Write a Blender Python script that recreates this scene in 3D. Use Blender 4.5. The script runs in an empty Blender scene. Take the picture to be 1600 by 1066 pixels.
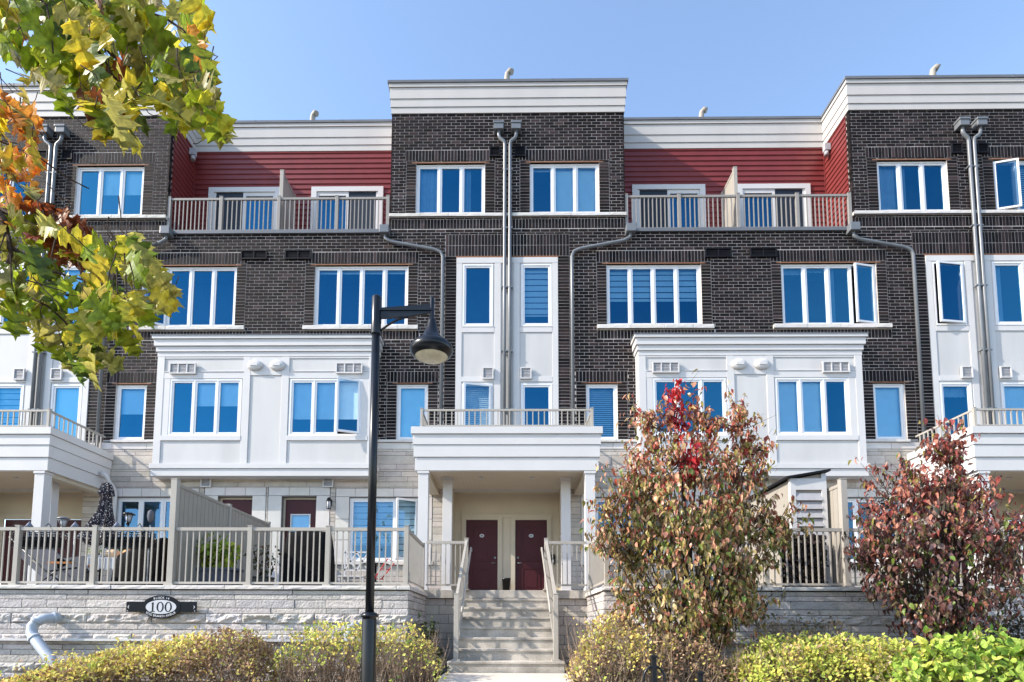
import bpy, math, random
import numpy as np
from mathutils import Matrix, Vector, Euler, noise
R = math.radians
rnd = random.Random(7)
sc = bpy.context.scene
COL = sc.collection

# ------------------------------------------------------------------ camera, sky, sun, exposure
# heights are measured from eye level (z = 0), the main brick front is the plane y = 0
cd = bpy.data.cameras.new('camera'); cam = bpy.data.objects.new('camera', cd); COL.objects.link(cam)
cd.sensor_width = 36; cd.lens = 900/1600*36
cd.shift_x = .0125; cd.shift_y = .2325
cd.clip_start = .05; cd.clip_end = 2000
cam.matrix_world = Matrix.Translation((.0123, -15, 0)) @ Matrix.Rotation(.0133, 4, 'Z') @ Matrix.Rotation(math.pi/2+.0847, 4, 'X') @ Matrix.Rotation(.0037, 4, 'Z')
sc.camera = cam
SUN_EL, SUN_FRONT = 34, 17          # elevation; degrees the sun stands in front of the facade plane, on the left
sv = Vector((-math.cos(R(SUN_EL))*math.cos(R(SUN_FRONT)), -math.cos(R(SUN_EL))*math.sin(R(SUN_FRONT)), math.sin(R(SUN_EL))))
w = bpy.data.worlds.new('World'); sc.world = w; w.use_nodes = True
nt = w.node_tree; bg = nt.nodes['Background']
sky = nt.nodes.new('ShaderNodeTexSky'); sky.sky_type = 'NISHITA'; sky.sun_disc = False
sky.sun_elevation = R(SUN_EL); sky.sun_rotation = math.atan2(sv.x, sv.y)
sky.air_density = 1.0; sky.dust_density = .6; sky.ozone_density = 1.0
nt.links.new(sky.outputs[0], bg.inputs[0]); bg.inputs[1].default_value = .15
sl = bpy.data.lights.new('sun', 'SUN'); sl.energy = 2.8; sl.angle = R(.5); sl.color = (1, .92, .80)
so = bpy.data.objects.new('sun', sl); COL.objects.link(so); so.rotation_euler = sv.to_track_quat('Z', 'Y').to_euler(); so.location = (-20, -20, 30)
sc.view_settings.view_transform = 'Standard'; sc.view_settings.look = 'None'
sc.view_settings.exposure = 1.42; sc.view_settings.gamma = 1
sc.cycles.max_bounces = 6; sc.cycles.transparent_max_bounces = 12

# ------------------------------------------------------------------ materials
def newmat(name):
    m = bpy.data.materials.new(name); m.use_nodes = True
    n = m.node_tree.nodes; n.clear()
    out = n.new('ShaderNodeOutputMaterial'); b = n.new('ShaderNodeBsdfPrincipled')
    m.node_tree.links.new(b.outputs[0], out.inputs[0])
    return m, n, m.node_tree.links, b, out
def mat(name, col, rough=.6, var=.12, scale=3., bump=0., bscale=40., tone=False, spec=.4, metal=0., streak=None, fine=0.):
    """painted / stone surface: base colour with slow noise, optional per-piece tone attribute, dirt streaks and bump"""
    m, n, L, b, out = newmat(name)
    tc = n.new('ShaderNodeTexCoord')
    no = n.new('ShaderNodeTexNoise'); no.inputs['Scale'].default_value = scale; no.inputs['Detail'].default_value = 6
    mp = n.new('ShaderNodeMapping'); L.new(tc.outputs['Object'], mp.inputs[0]); L.new(mp.outputs[0], no.inputs[0])
    if streak: mp.inputs['Scale'].default_value = streak
    mr = n.new('ShaderNodeMapRange'); mr.inputs['From Min'].default_value = .3; mr.inputs['From Max'].default_value = .7
    mr.inputs['To Min'].default_value = 1-var; mr.inputs['To Max'].default_value = 1+var
    L.new(no.outputs[0], mr.inputs[0])
    mul = n.new('ShaderNodeVectorMath'); mul.operation = 'SCALE'; mul.inputs[0].default_value = col
    L.new(mr.outputs[0], mul.inputs['Scale'])
    cur = mul.outputs[0]
    if fine:
        n2 = n.new('ShaderNodeTexNoise'); n2.inputs['Scale'].default_value = 60; n2.inputs['Detail'].default_value = 3; L.new(tc.outputs['Object'], n2.inputs[0])
        m2 = n.new('ShaderNodeMapRange'); m2.inputs['From Min'].default_value = .3; m2.inputs['From Max'].default_value = .7
        m2.inputs['To Min'].default_value = 1-fine; m2.inputs['To Max'].default_value = 1+fine; L.new(n2.outputs[0], m2.inputs[0])
        s2 = n.new('ShaderNodeVectorMath'); s2.operation = 'SCALE'; L.new(cur, s2.inputs[0]); L.new(m2.outputs[0], s2.inputs['Scale']); cur = s2.outputs[0]
    if tone:
        at = n.new('ShaderNodeAttribute'); at.attribute_name = 'tone'
        m3 = n.new('ShaderNodeVectorMath'); m3.operation = 'MULTIPLY'; L.new(cur, m3.inputs[0]); L.new(at.outputs['Color'], m3.inputs[1]); cur = m3.outputs[0]
    L.new(cur, b.inputs['Base Color'])
    b.inputs['Roughness'].default_value = rough; b.inputs['Specular IOR Level'].default_value = spec; b.inputs['Metallic'].default_value = metal
    if bump:
        nb = n.new('ShaderNodeTexNoise'); nb.inputs['Scale'].default_value = bscale; nb.inputs['Detail'].default_value = 5; L.new(tc.outputs['Object'], nb.inputs[0])
        bp = n.new('ShaderNodeBump'); bp.inputs['Strength'].default_value = bump; bp.inputs['Distance'].default_value = .02
        L.new(nb.outputs[0], bp.inputs['Height']); L.new(bp.outputs[0], b.inputs['Normal'])
    return m
def leafmat(name, trans=.45, rough=.5):
    m, n, L, b, out = newmat(name)
    at = n.new('ShaderNodeAttribute'); at.attribute_name = 'tone'
    tc = n.new('ShaderNodeTexCoord'); no = n.new('ShaderNodeTexNoise'); no.inputs['Scale'].default_value = 45; L.new(tc.outputs['Object'], no.inputs[0])
    mr = n.new('ShaderNodeMapRange'); mr.inputs['From Min'].default_value = .3; mr.inputs['From Max'].default_value = .7; mr.inputs['To Min'].default_value = .7; mr.inputs['To Max'].default_value = 1.3
    L.new(no.outputs[0], mr.inputs[0])
    s = n.new('ShaderNodeVectorMath'); s.operation = 'SCALE'; L.new(at.outputs['Color'], s.inputs[0]); L.new(mr.outputs[0], s.inputs['Scale'])
    L.new(s.outputs[0], b.inputs['Base Color']); b.inputs['Roughness'].default_value = rough; b.inputs['Specular IOR Level'].default_value = .35
    t = n.new('ShaderNodeBsdfTranslucent'); L.new(s.outputs[0], t.inputs[0])
    mx = n.new('ShaderNodeMixShader'); mx.inputs[0].default_value = trans
    L.new(b.outputs[0], mx.inputs[1]); L.new(t.outputs[0], mx.inputs[2]); L.new(mx.outputs[0], out.inputs[0])
    return m
def glassmat(name, tint, refl, fac):
    m, n, L, b, out = newmat(name); n.remove(b)
    tr = n.new('ShaderNodeBsdfTransparent'); tr.inputs[0].default_value = (*tint, 1)
    gl = n.new('ShaderNodeBsdfGlossy'); gl.inputs['Color'].default_value = (*refl, 1); gl.inputs['Roughness'].default_value = .02
    tc = n.new('ShaderNodeTexCoord'); no = n.new('ShaderNodeTexNoise'); no.inputs['Scale'].default_value = 1.3; L.new(tc.outputs['Object'], no.inputs[0])
    bp = n.new('ShaderNodeBump'); bp.inputs['Strength'].default_value = .12; bp.inputs['Distance'].default_value = .05; L.new(no.outputs[0], bp.inputs['Height']); L.new(bp.outputs[0], gl.inputs['Normal'])
    lw = n.new('ShaderNodeLayerWeight'); lw.inputs[0].default_value = .25
    mr = n.new('ShaderNodeMapRange'); mr.inputs['To Min'].default_value = fac; mr.inputs['To Max'].default_value = 1; L.new(lw.outputs['Fresnel'], mr.inputs[0])
    mx = n.new('ShaderNodeMixShader'); L.new(mr.outputs[0], mx.inputs[0]); L.new(tr.outputs[0], mx.inputs[1]); L.new(gl.outputs[0], mx.inputs[2]); L.new(mx.outputs[0], out.inputs[0])
    return m
def umbrella_mat():
    m, n, L, b, out = newmat('umbrella_cloth')
    tc = n.new('ShaderNodeTexCoord'); v = n.new('ShaderNodeTexVoronoi'); v.inputs['Scale'].default_value = 26; L.new(tc.outputs['Object'], v.inputs[0])
    r = n.new('ShaderNodeValToRGB'); r.color_ramp.interpolation = 'CONSTANT'; r.color_ramp.elements[0].color = (.5, .47, .45, 1); r.color_ramp.elements[1].position = .32; r.color_ramp.elements[1].color = (.022, .016, .024, 1)
    L.new(v.outputs['Distance'], r.inputs[0]); L.new(r.outputs[0], b.inputs['Base Color']); b.inputs['Roughness'].default_value = .9
    return m
M = dict(
 brick=mat('dark_brick', (.0180, .0138, .0142), .6, .25, 9, .5, 60, tone=True, spec=.06),
 mortar=mat('mortar', (.50, .455, .43), .95, .3, 1.5),
 stone=mat('buff_stone', (.47, .425, .385), .85, .10, 5, .35, 30, tone=True, spec=.2, fine=.08),
 smooth=mat('smooth_stone', (.60, .57, .55), .8, .06, 3, .1, 60, tone=True, spec=.2),
 ledge=mat('ledge_stone', (.475, .44, .425), .9, .12, 6, .8, 28, tone=True, spec=.2, fine=.12),
 joint=mat('stone_joint', (.16, .15, .145), .95, .1, 10),
 white=mat('white_panel', (.515, .505, .50), .5, .075, 1.2, spec=.35, streak=(1.5, 1.5, .35)),
 trim=mat('white_trim', (.575, .56, .555), .45, .03, 2, spec=.4),
 cornice=mat('cornice_metal', (.50, .475, .455), .45, .05, 1.5, spec=.4, streak=(1, 1, .3)),
 cream=mat('cream_panel', (.50, .44, .345), .6, .04, 2, spec=.3),
 siding=mat('red_siding', (.165, .025, .024), .45, .10, 2.5, spec=.4),
 burgundy=mat('burgundy_paint', (.058, .0105, .0145), .4, .08, 4, spec=.2),
 flash=mat('grey_flashing', (.13, .135, .15), .4, .1, 2, spec=.5),
 pipe=mat('grey_downpipe', (.15, .16, .175), .35, .08, 3, spec=.6),
 vinyl=mat('window_vinyl', (.74, .74, .76), .35, .03, 3, spec=.45),
 rust=mat('rusty_lintel', (.22, .10, .055), .8, .2, 10),
 dark=mat('dark_grille', (.010, .010, .013), .6, .2, 8, spec=.15),
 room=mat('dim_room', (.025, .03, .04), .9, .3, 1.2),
 blind=mat('blind_cloth', (.84, .86, .86), .9, .04, 4),
 zebra=mat('zebra_cloth', (.60, .63, .65), .9, .04, 4),
 sheer=mat('curtain_cloth', (.30, .36, .44), .9, .10, 5),
 glass=glassmat('window_glass', (.72, .91, .97), (.06, .43, .80), .22), glass_b=glassmat('paler_glass', (.72, .91, .96), (.10, .50, .82), .27), glass_c=glassmat('deep_glass', (.66, .89, .98), (.045, .36, .72), .20),
 glass2=glassmat('clear_glass', (.66, .85, .93), (.22, .45, .72), .22),
 lens=mat('lamp_lens', (.62, .60, .46), .25, .15, 12, spec=.6),
 rail=mat('taupe_metal', (.37, .34, .30), .45, .04, 3, spec=.4),
 shadedrail=mat('shaded_taupe_metal', (.27, .25, .23), .45, .04, 3, spec=.4),  # same taupe metal, with the roof terrace shade put into its colour
 screen=mat('taupe_panel', (.32, .29, .25), .55, .04, 3, spec=.3),
 black=mat('black_metal', (.007, .009, .013), .28, .2, 5, spec=.35),
 cover=mat('black_cover', (.008, .008, .009), .7, .3, 3, .6, 7, spec=.05),
 concrete=mat('concrete', (.43, .39, .34), .9, .34, 3, .35, 40, spec=.2, fine=.12),
 path=mat('path_concrete', (.62, .55, .47), .9, .10, 4, .2, 50, spec=.2, fine=.06),
 soil=mat('dark_mulch', (.055, .042, .032), .95, .4, 12, 1., 25, spec=.1, fine=.4),
 pvc=mat('white_pipe', (.36, .40, .46), .45, .10, 5, spec=.4),
 paver=mat('terrace_paving', (.36, .34, .32), .9, .15, 4, .2, 30),
 bark=mat('bark', (.07, .05, .04), .9, .3, 14, .8, 40, spec=.1),
 twig=mat('dry_twig', (.30, .22, .16), .9, .3, 10, spec=.1),
 signblack=mat('sign_black', (.004, .006, .012), .3, .1, 5, spec=.15),
 signwhite=mat('sign_white', (.52, .53, .57), .5, .03, 5),
 leaf=leafmat('leaf', .55, .4), dleaf=leafmat('dogwood_leaf', .30, .30), hleaf=leafmat('hedge_leaf', .30, .75),
 umb=umbrella_mat(),
 wicker=mat('brown_wicker', (.16, .06, .025), .7, .3, 30, .6, 60), orange=mat('pumpkin_skin', (.55, .22, .07), .6, .15, 8),
 sling=mat('grey_sling', (.10, .105, .13), .8, .1, 6), bluegrey=mat('blue_grey_plastic', (.17, .19, .25), .5, .1, 4),
 cloth=mat('pale_cloth', (.62, .62, .62), .9, .06, 5), redpaint=mat('red_paint', (.50, .03, .03), .5, .1, 6),
 wood=mat('orange_wood', (.40, .15, .04), .6, .2, 10), asphalt=mat('asphalt', (.055, .055, .058), .9, .2, 3, .4, 60, fine=.2),
 grass=mat('turf', (.06, .085, .025), .95, .35, 4, .6, 40, fine=.4), walk=mat('sidewalk_concrete', (.42, .40, .37), .9, .1, 2, .2, 50),
 far=mat('distant_brick', (.20, .11, .08), .9, .15, 2),
)

# ------------------------------------------------------------------ object helpers
BASE = {}
def empty(name, loc=(0, 0, 0), label=None, cat=None, group=None):
    o = bpy.data.objects.new(name, None); COL.objects.link(o); o.location = loc; o.empty_display_size = .2
    BASE[o.name] = Vector(loc); tag(o, label, cat, group); return o
def tag(o, label=None, cat=None, group=None, kind=None):
    if label: o['label'] = label
    if cat: o['category'] = cat
    if group: o['group'] = group
    if kind: o['kind'] = kind
    return o
class MB:
    """collects geometry in world coordinates; build() links it as ONE mesh object"""
    def __init__(s): s.v = []; s.f = []; s.t = None; s.sm = []
    def quad(s, a, b, c, d): n = len(s.v); s.v += [a, b, c, d]; s.f.append((n, n+1, n+2, n+3)); return s
    def poly(s, pts): n = len(s.v); s.v += list(pts); s.f.append(tuple(range(n, n+len(pts)))); return s
    def box(s, x0, x1, y0, y1, z0, z1, tone=None):
        n = len(s.v)
        s.v += [(x0,y0,z0),(x1,y0,z0),(x1,y1,z0),(x0,y1,z0),(x0,y0,z1),(x1,y0,z1),(x1,y1,z1),(x0,y1,z1)]
        s.f += [(n,n+3,n+2,n+1),(n+4,n+5,n+6,n+7),(n,n+1,n+5,n+4),(n+1,n+2,n+6,n+5),(n+2,n+3,n+7,n+6),(n+3,n,n+4,n+7)]
        if tone is not None: s.settone(8, tone)
        return s
    def settone(s, k, tone):
        if s.t is None: s.t = [(1, 1, 1)]*(len(s.v)-k)
        s.t += [tone]*k
    def xbox(s, mtx, sx, sy, sz, o=(0, 0, 0)):
        n = len(s.v)
        for z in (-.5, .5):
            for x, y in ((-.5,-.5),(.5,-.5),(.5,.5),(-.5,.5)): s.v.append(tuple(mtx @ Vector((x*sx+o[0], y*sy+o[1], z*sz+o[2]))))
        s.f += [(n,n+3,n+2,n+1),(n+4,n+5,n+6,n+7),(n,n+1,n+5,n+4),(n+1,n+2,n+6,n+5),(n+2,n+3,n+7,n+6),(n+3,n,n+4,n+7)]
        return s
    def bar(s, a, b, wx, wy):
        a, b = Vector(a), Vector(b); d = b-a; q = d.to_track_quat('Z', 'X') if abs(d.normalized().z) < .99 else Euler((0, 0, 0)).to_quaternion()
        return s.xbox(Matrix.Translation((a+b)/2) @ q.to_matrix().to_4x4(), wx, wy, d.length)
    def tube(s, pts, rad, seg=8, cap=True):
        pts = [Vector(p) for p in pts]; rads = rad if isinstance(rad, (list, tuple)) else [rad]*len(pts)
        n0 = len(s.v); prev = None
        for i, p in enumerate(pts):
            d = (pts[min(i+1, len(pts)-1)]-pts[max(i-1, 0)]).normalized()
            if prev is None: u = d.orthogonal().normalized()
            else: u = (prev-d*prev.dot(d)).normalized()
            prev = u; vv = d.cross(u)
            for k in range(seg):
                a = 2*math.pi*k/seg; s.v.append(tuple(p+(u*math.cos(a)+vv*math.sin(a))*rads[i]))
        for i in range(len(pts)-1):
            for k in range(seg):
                a = n0+i*seg+k; b = n0+i*seg+(k+1) % seg
                s.sm.append(len(s.f)); s.f.append((a, b, b+seg, a+seg))
        if cap:
            s.f.append(tuple(n0+k for k in range(seg))[::-1]); e = n0+(len(pts)-1)*seg; s.f.append(tuple(e+k for k in range(seg)))
        return s
    def lathe(s, prof, c, seg=24, mtx=None, cap=True):
        n0 = len(s.v)
        for r, z in prof:
            for k in range(seg):
                a = 2*math.pi*k/seg; p = Vector((r*math.cos(a), r*math.sin(a), z))
                if mtx: p = mtx @ p
                s.v.append((p.x+c[0], p.y+c[1], p.z+c[2]))
        for i in range(len(prof)-1):
            for k in range(seg):
                a = n0+i*seg+k; b = n0+i*seg+(k+1) % seg
                s.sm.append(len(s.f)); s.f.append((a, b, b+seg, a+seg))
        if cap:
            s.f.append(tuple(n0+k for k in range(seg))[::-1]); e = n0+(len(prof)-1)*seg; s.f.append(tuple(e+k for k in range(seg)))
        return s
    def prism(s, pts, off):
        """extrude polygon pts by vector off"""
        n = len(s.v); k = len(pts); o = Vector(off)
        s.v += [tuple(p) for p in pts]+[tuple(Vector(p)+o) for p in pts]
        s.f.append(tuple(range(n, n+k))[::-1]); s.f.append(tuple(range(n+k, n+2*k)))
        for i in range(k): j = (i+1) % k; s.f.append((n+i, n+j, n+k+j, n+k+i))
        return s
    def build(s, name, m, parent=None, bevel=0, fixn=False):
        base = Vector((0, 0, 0)); p = parent
        while p is not None:
            if p.name in BASE: base = BASE[p.name]
            p = p.parent
        bx, by, bz = base
        me = bpy.data.meshes.new(name); me.from_pydata([(a-bx, b-by, c-bz) for a, b, c in s.v], [], s.f)
        me.materials.append(M[m] if isinstance(m, str) else m)
        if s.t is not None:
            if len(s.t) < len(s.v): s.t += [(1, 1, 1)]*(len(s.v)-len(s.t))
            at = me.color_attributes.new('tone', 'FLOAT_COLOR', 'POINT')
            at.data.foreach_set('color', np.c_[np.array(s.t, dtype=np.float32), np.ones(len(s.t), np.float32)].ravel())
        if s.sm:
            fl = np.zeros(len(me.polygons), dtype=bool); fl[s.sm] = True; me.polygons.foreach_set('use_smooth', fl)
        me.update()
        o = bpy.data.objects.new(name, me); COL.objects.link(o)
        if parent is not None: o.parent = parent
        if bevel:
            b = o.modifiers.new('bevel', 'BEVEL'); b.width = bevel; b.segments = 2; b.limit_method = 'ANGLE'
        return o

def free(a, b, cuts):
    """free intervals of [a,b] after removing the cuts"""
    out = []; x = a
    for c0, c1 in sorted(cuts):
        if c1 <= x: continue
        if c0 >= b: break
        if c0 > x: out.append((x, min(c0, b)))
        x = max(x, c1)
        if x >= b: break
    if x < b: out.append((x, b))
    return out
def sheet(mb, x0, x1, z0, z1, holes, y):
    """flat wall sheet at y with rectangular holes"""
    zs = sorted({z0, z1} | {min(max(h[k], z0), z1) for h in holes for k in (2, 3)})
    for a, b in zip(zs, zs[1:]):
        if b-a < 1e-5: continue
        zm = (a+b)/2
        for u, v in free(x0, x1, [(h[0], h[1]) for h in holes if h[2] < zm < h[3]]):
            mb.quad((u, y, a), (v, y, a), (v, y, b), (u, y, b))
def btone():
    r = rnd.random(); k = rnd.uniform(.5, 1.35)
    if r < .10: return (k*2.5, k*2.3, k*2.3)
    if r < .30: return (k*1.55, k*1.4, k*1.38)
    return (k, k, k)
def lay_bricks(mb, x0, x1, z0, z1, holes, y, th=.02, bl=.262, h=.0905, j=.0145, z_origin=4.99):
    k0 = int(math.floor((z0-z_origin)/h)); k = k0
    while z_origin+k*h < z1:
        lo, hi = max(z0, z_origin+k*h), min(z1, z_origin+(k+1)*h-j)
        cutz = [lo]+sorted({e for q in holes for e in (q[2], q[3]+j*.5) if lo+.012 < e < hi-.012})+[hi]
        for a, b in zip(cutz, cutz[1:]):
            cut = [(q[0], q[1]) for q in holes if q[2] < (a+b)/2 < q[3]+j*.5]
            off = (k % 2)*bl/2
            for u, v in free(x0, x1, cut):
                i = math.floor((u-off)/bl)
                while off+i*bl < v:
                    p = max(u+.004, off+i*bl); q = min(v-.004, off+(i+1)*bl-j)
                    if q-p > .02:
                        t = btone(); d = rnd.uniform(-.002, .002); mb.box(p, q, y+d, y+th, a, b, t)
                    i += 1
        k += 1
def soldier(mb, x0, x1, z0, z1, y, rows=1, bw=.0905, j=.0145, th=.03):
    n = max(1, round((x1-x0)/bw)); s = (x1-x0)/n; hh = (z1-z0)/rows
    for r in range(rows):
        for i in range(n): mb.box(x0+i*s+j/2, x0+(i+1)*s-j/2, y+rnd.uniform(-.002, .002), y+th, z0+r*hh+j/2, z0+(r+1)*hh-j/2, btone())
def stack(mb, x0, x1, z0, z1, y, j=.0145, th=.03, h=.0905):
    n = max(1, round((z1-z0)/h)); s = (z1-z0)/n
    for i in range(n): mb.box(x0+j/2, x1-j/2, y+rnd.uniform(-.002, .002), y+th, z0+i*s+j/2, z0+(i+1)*s-j/2, btone())
def stone_tone(v=.1): k = rnd.uniform(1-v, 1+v); return (k*rnd.uniform(.98, 1.03), k, k*rnd.uniform(.95, 1.02))
def lay_stones(mb, x0, x1, z0, z1, holes, y, heights, lens, j=.01, th=.05, v=.12, proud=.006):
    z = z0; edges = sorted({round(e, 4) for q in holes for e in q[2:4] if z0 < e < z1} | {z1})
    while z < z1-.02:
        ze = min(e for e in edges if e > z+.015); h = rnd.choice(heights); h = min(h, ze-z)
        if ze-z-h < .05: h = ze-z
        cut = [(q[0], q[1]) for q in holes if q[2] < z+h-.012 and q[3] > z+.012]
        for u, vv in free(x0, x1, cut):
            x = u
            while x < vv-.01:
                l = rnd.uniform(*lens)
                if vv-x-l < lens[0]*.5: l = vv-x
                mb.box(x+j/2, x+l-j/2, y-rnd.uniform(0, proud), y+th, z+j/2, z+h-j/2, stone_tone(v)); x += l
        z += h
def rock_face(mb, frame, u0, u1, z0, z1, rough, tone, j=.010):
    """one rock-faced stone: a displaced front grid plus its four returns; frame(u, depth, z) -> world point"""
    nu = max(2, int((u1-u0)/.035)); nz = max(2, int((z1-z0)/.03)); n = len(mb.v); b0 = rnd.uniform(.0, .018)
    sd = rnd.uniform(0, 50)
    for k in range(nz+1):
        for i in range(nu+1):
            u = u0+j/2+(u1-u0-j)*i/nu; z = z0+j/2+(z1-z0-j)*k/nz
            e = min(i, nu-i, k, nz-k); e = min(1, e)
            d = b0+rough*(.35+noise.fractal(Vector((u*5+sd, z*11, sd)), 1, 2, 4))*e
            if e: u += rnd.uniform(-.006, .006); z += rnd.uniform(-.004, .004)
            mb.v.append(frame(u, d, z))
    m = len(mb.v)
    for i in range(nu+1): mb.v.append(frame(u0+j/2+(u1-u0-j)*i/nu, -.06, z0+j/2))
    for i in range(nu+1): mb.v.append(frame(u0+j/2+(u1-u0-j)*i/nu, -.06, z1-j/2))
    for k in range(nz):
        for i in range(nu):
            a = n+k*(nu+1)+i; mb.f.append((a, a+1, a+nu+2, a+nu+1))
    t = n+nz*(nu+1)
    for i in range(nu):
        mb.f.append((m+i, m+i+1, n+i+1, n+i)); mb.f.append((t+i, t+i+1, m+nu+1+i+1, m+nu+1+i))
    for k, (p, q) in enumerate(((0, m), (nu, m+nu))):
        col = [n+r*(nu+1)+p for r in range(nz+1)]
        mb.f.append(tuple(col+[m+nu+1+(0 if k == 0 else nu), q]))
    mb.settone(len(mb.v)-n, tone)

# ------------------------------------------------------------------ setting: ground, path, street
g = MB()
def gz(x, y):
    t = min(1, max(0, (y+9.0)/3.2)); return -1.5+.55*t*t*(3-2*t)
xs = [-400, -120, -40]+[-18+.6*i for i in range(61)]+[40, 120, 400]; ys = [-400, -120, -50, -28]+[-20+.4*i for i in range(54)]+[60, 400]
for yy in ys:
    for xx in xs: g.v.append((xx, yy, gz(xx, yy)+(noise.noise(Vector((xx*1.7, yy*1.7, 0)))*.03 if -9.5 < yy < -3 else 0)))
nx = len(xs)
for i in range(len(ys)-1):
    for k in range(nx-1): a = i*nx+k; g.f.append((a, a+1, a+nx+1, a+nx))
tag(g.build('ground', 'soil'), kind='structure')
p = MB()
pts = [(-5.2, -.757), (-6.0, -.775), (-8.0, -1.05), (-10.4, -1.452)]
for (y0, z0), (y1, z1) in zip(pts, pts[1:]): p.quad((-1.02, y0, z0), (-1.06, y1, z1), (1.06, y1, z1), (1.02, y0, z0)); p.quad((-1.06, y1, z1), (-1.02, y0, z0), (-1.02, y0, z0-.5), (-1.06, y1, z1-.5)); p.quad((1.02, y0, z0), (1.06, y1, z1), (1.06, y1, z1-.5), (1.02, y0, z0-.5))
tag(p.build('front_path', 'path'), kind='structure')
s = MB(); s.box(-60, 60, -13.2, -10.4, -1.6, -1.45); tag(s.build('sidewalk', 'walk'), kind='structure')
s = MB(); s.quad((-60, -24, -1.492), (60, -24, -1.492), (60, -15.6, -1.492), (-60, -15.6, -1.492)); tag(s.build('road', 'asphalt'), kind='structure')
s = MB(); s.box(-60, 60, -15.6, -15.45, -1.6, -1.42); tag(s.build('kerb', 'walk'), kind='structure')

# ------------------------------------------------------------------ the townhouse row
L = 12.732
row = empty('townhouse_row', (0, 0, -.95), 'four storey row of dark brick townhouses with white bays and red top floor siding', 'townhouses')
TB, PAN, BAY = 3.238, 1.387, 3.475
ZTOP, ZREC, ZST = 14.40, 10.84, 4.99
YR = 1.25
SPAN = L+TB
blocks = (-1, 0, 1); bays = (-.5, .5)

# window openings on the main wall: (x0, x1, z0, z1)
openings = []
def mir(k, a, b): return (k*L+a, k*L+b) if a < b else (k*L+b, k*L+a)
TOPW = []; MIDW = []; PANW = []; SMW = []; GW = []; GD = []
for k in blocks:
    for s_ in (-1, 1):
        TOPW.append((k, s_, *mir(k, s_*.625, s_*2.541), 11.413, 12.908)); MIDW.append((k, s_, *mir(k, s_*2.713, s_*5.281), 8.178, 9.93))
        PANW.append((k, s_, *mir(k, s_*.385, s_*1.215), 8.15, 9.93)); PANW.append((k, s_, *mir(k, s_*.385, s_*1.215), 4.95, 6.55))
        SMW.append((k, s_, *mir(k, s_*2.126, s_*2.962), 5.012, 6.557)); GW.append((k, s_, *mir(k, s_*2.33, s_*4.17), 1.74, 3.43)); GD.append((k, s_, *mir(k, s_*5.05, s_*5.97), .72, 3.46))
def inspan(q): return q[2] > -SPAN+.01 and q[3] < SPAN-.01
MIDW = [q for q in MIDW if inspan(q)]; GW = [q for q in GW if inspan(q)]; GD = [q for q in GD if inspan(q)]
op = [q[2:] for q in TOPW+MIDW+SMW]
recess = [(h*L-(L/2-TB), h*L+(L/2-TB), ZREC, 20) for h in bays]
panels = [(k*L-PAN, k*L+PAN, 3.6, 10.16) for k in blocks]
bayz = [(h*L-(L/2-BAY), h*L+(L/2-BAY), 3.92, 7.62) for h in bays]

brick = MB(); special = []
def sol(x0, x1, z0, z1, rows=1): soldier(brick, x0, x1, z0, z1, -.001, rows); special.append((x0, x1, z0, z1))
def stk(x0, x1, z0, z1): stack(brick, x0, x1, z0, z1, -.001); special.append((x0, x1, z0, z1))
for k, s_, a, b, z0, z1 in TOPW:
    sol(a-.30, b+.30, 12.98, 13.30); stk(a-.28, a, 11.42, 12.98); stk(b, b+.28, 11.42, 12.98)
for k in blocks:
    sol(k*L-TB+.03, k*L+TB-.03, 10.97, 11.25); sol(k*L-1.70, k*L+1.70, 10.17, 10.80, 2)
    stk(k*L-1.70, k*L-PAN, 4.99, 10.17); stk(k*L+PAN, k*L+1.70, 4.99, 10.17)
for k, s_, a, b, z0, z1 in MIDW:
    sol(a-.28, b+.28, 9.98, 10.31); stk(a-.27, a, 8.18, 9.98); stk(b, b+.27, 8.18, 9.98); sol(a-.27, b+.32, 7.80, 8.05)
for k, s_, a, b, z0, z1 in SMW:
    sol(a-.28, b+.28, 6.60, 6.90); stk(a-.27, a, 5.0, 6.60); stk(b, b+.27, 5.0, 6.60)
holes = op+panels+bayz
lay_bricks(brick, -SPAN, SPAN, ZST, ZTOP, holes+recess+special, 0)
# short brick returns of the tall blocks at the roof terraces
for k in blocks:
    for s_ in (-1, 1):
        x = k*L+s_*TB
        if abs(x) > SPAN-.01: continue
        z = 10.95; i = 0
        while z < ZTOP-.05:
            l = .11 if i % 2 else .16; a, b = sorted((x+s_*.012, x-s_*.02)); brick.box(a, b, 0, l, z, z+.0755, btone()); z += .0905; i += 1
brick.build('brick_facing', 'brick', row)
mo = MB(); sheet(mo, -SPAN, SPAN, ZST, ZTOP, op+panels+recess+[(b[0]+.05, b[1]-.05, 4.0, 7.6) for b in bayz], .006)
for q in op:   # reveals
    x0, x1, z0, z1 = q
    mo.quad((x0, .006, z0), (x0, .12, z0), (x0, .12, z1), (x0, .006, z1)); mo.quad((x1, .12, z0), (x1, .008, z0), (x1, .008, z1), (x1, .12, z1))
    mo.quad((x0, .008, z1), (x0, .12, z1), (x1, .12, z1), (x1, .008, z1))
for k in blocks:   # sides of the blocks, roof decks
    for s_ in (-1, 1):
        x = k*L+s_*TB; mo.quad((x, .01, 10.8), (x, 3.5, 10.8), (x, 3.5, ZTOP), (x, .01, ZTOP))
mo.build('mortar_wall', 'mortar', row)
for x0, x1, z0, z1 in op: MB().box(x0-.12, x1+.12, -.003, .10, z1, z1+.032).build('steel_lintel', 'rust', row)
for k in blocks: MB().box(k*L-PAN-.02, k*L+PAN+.02, -.012, .08, 10.125, 10.17).build('steel_lintel', 'rust', row)

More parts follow.
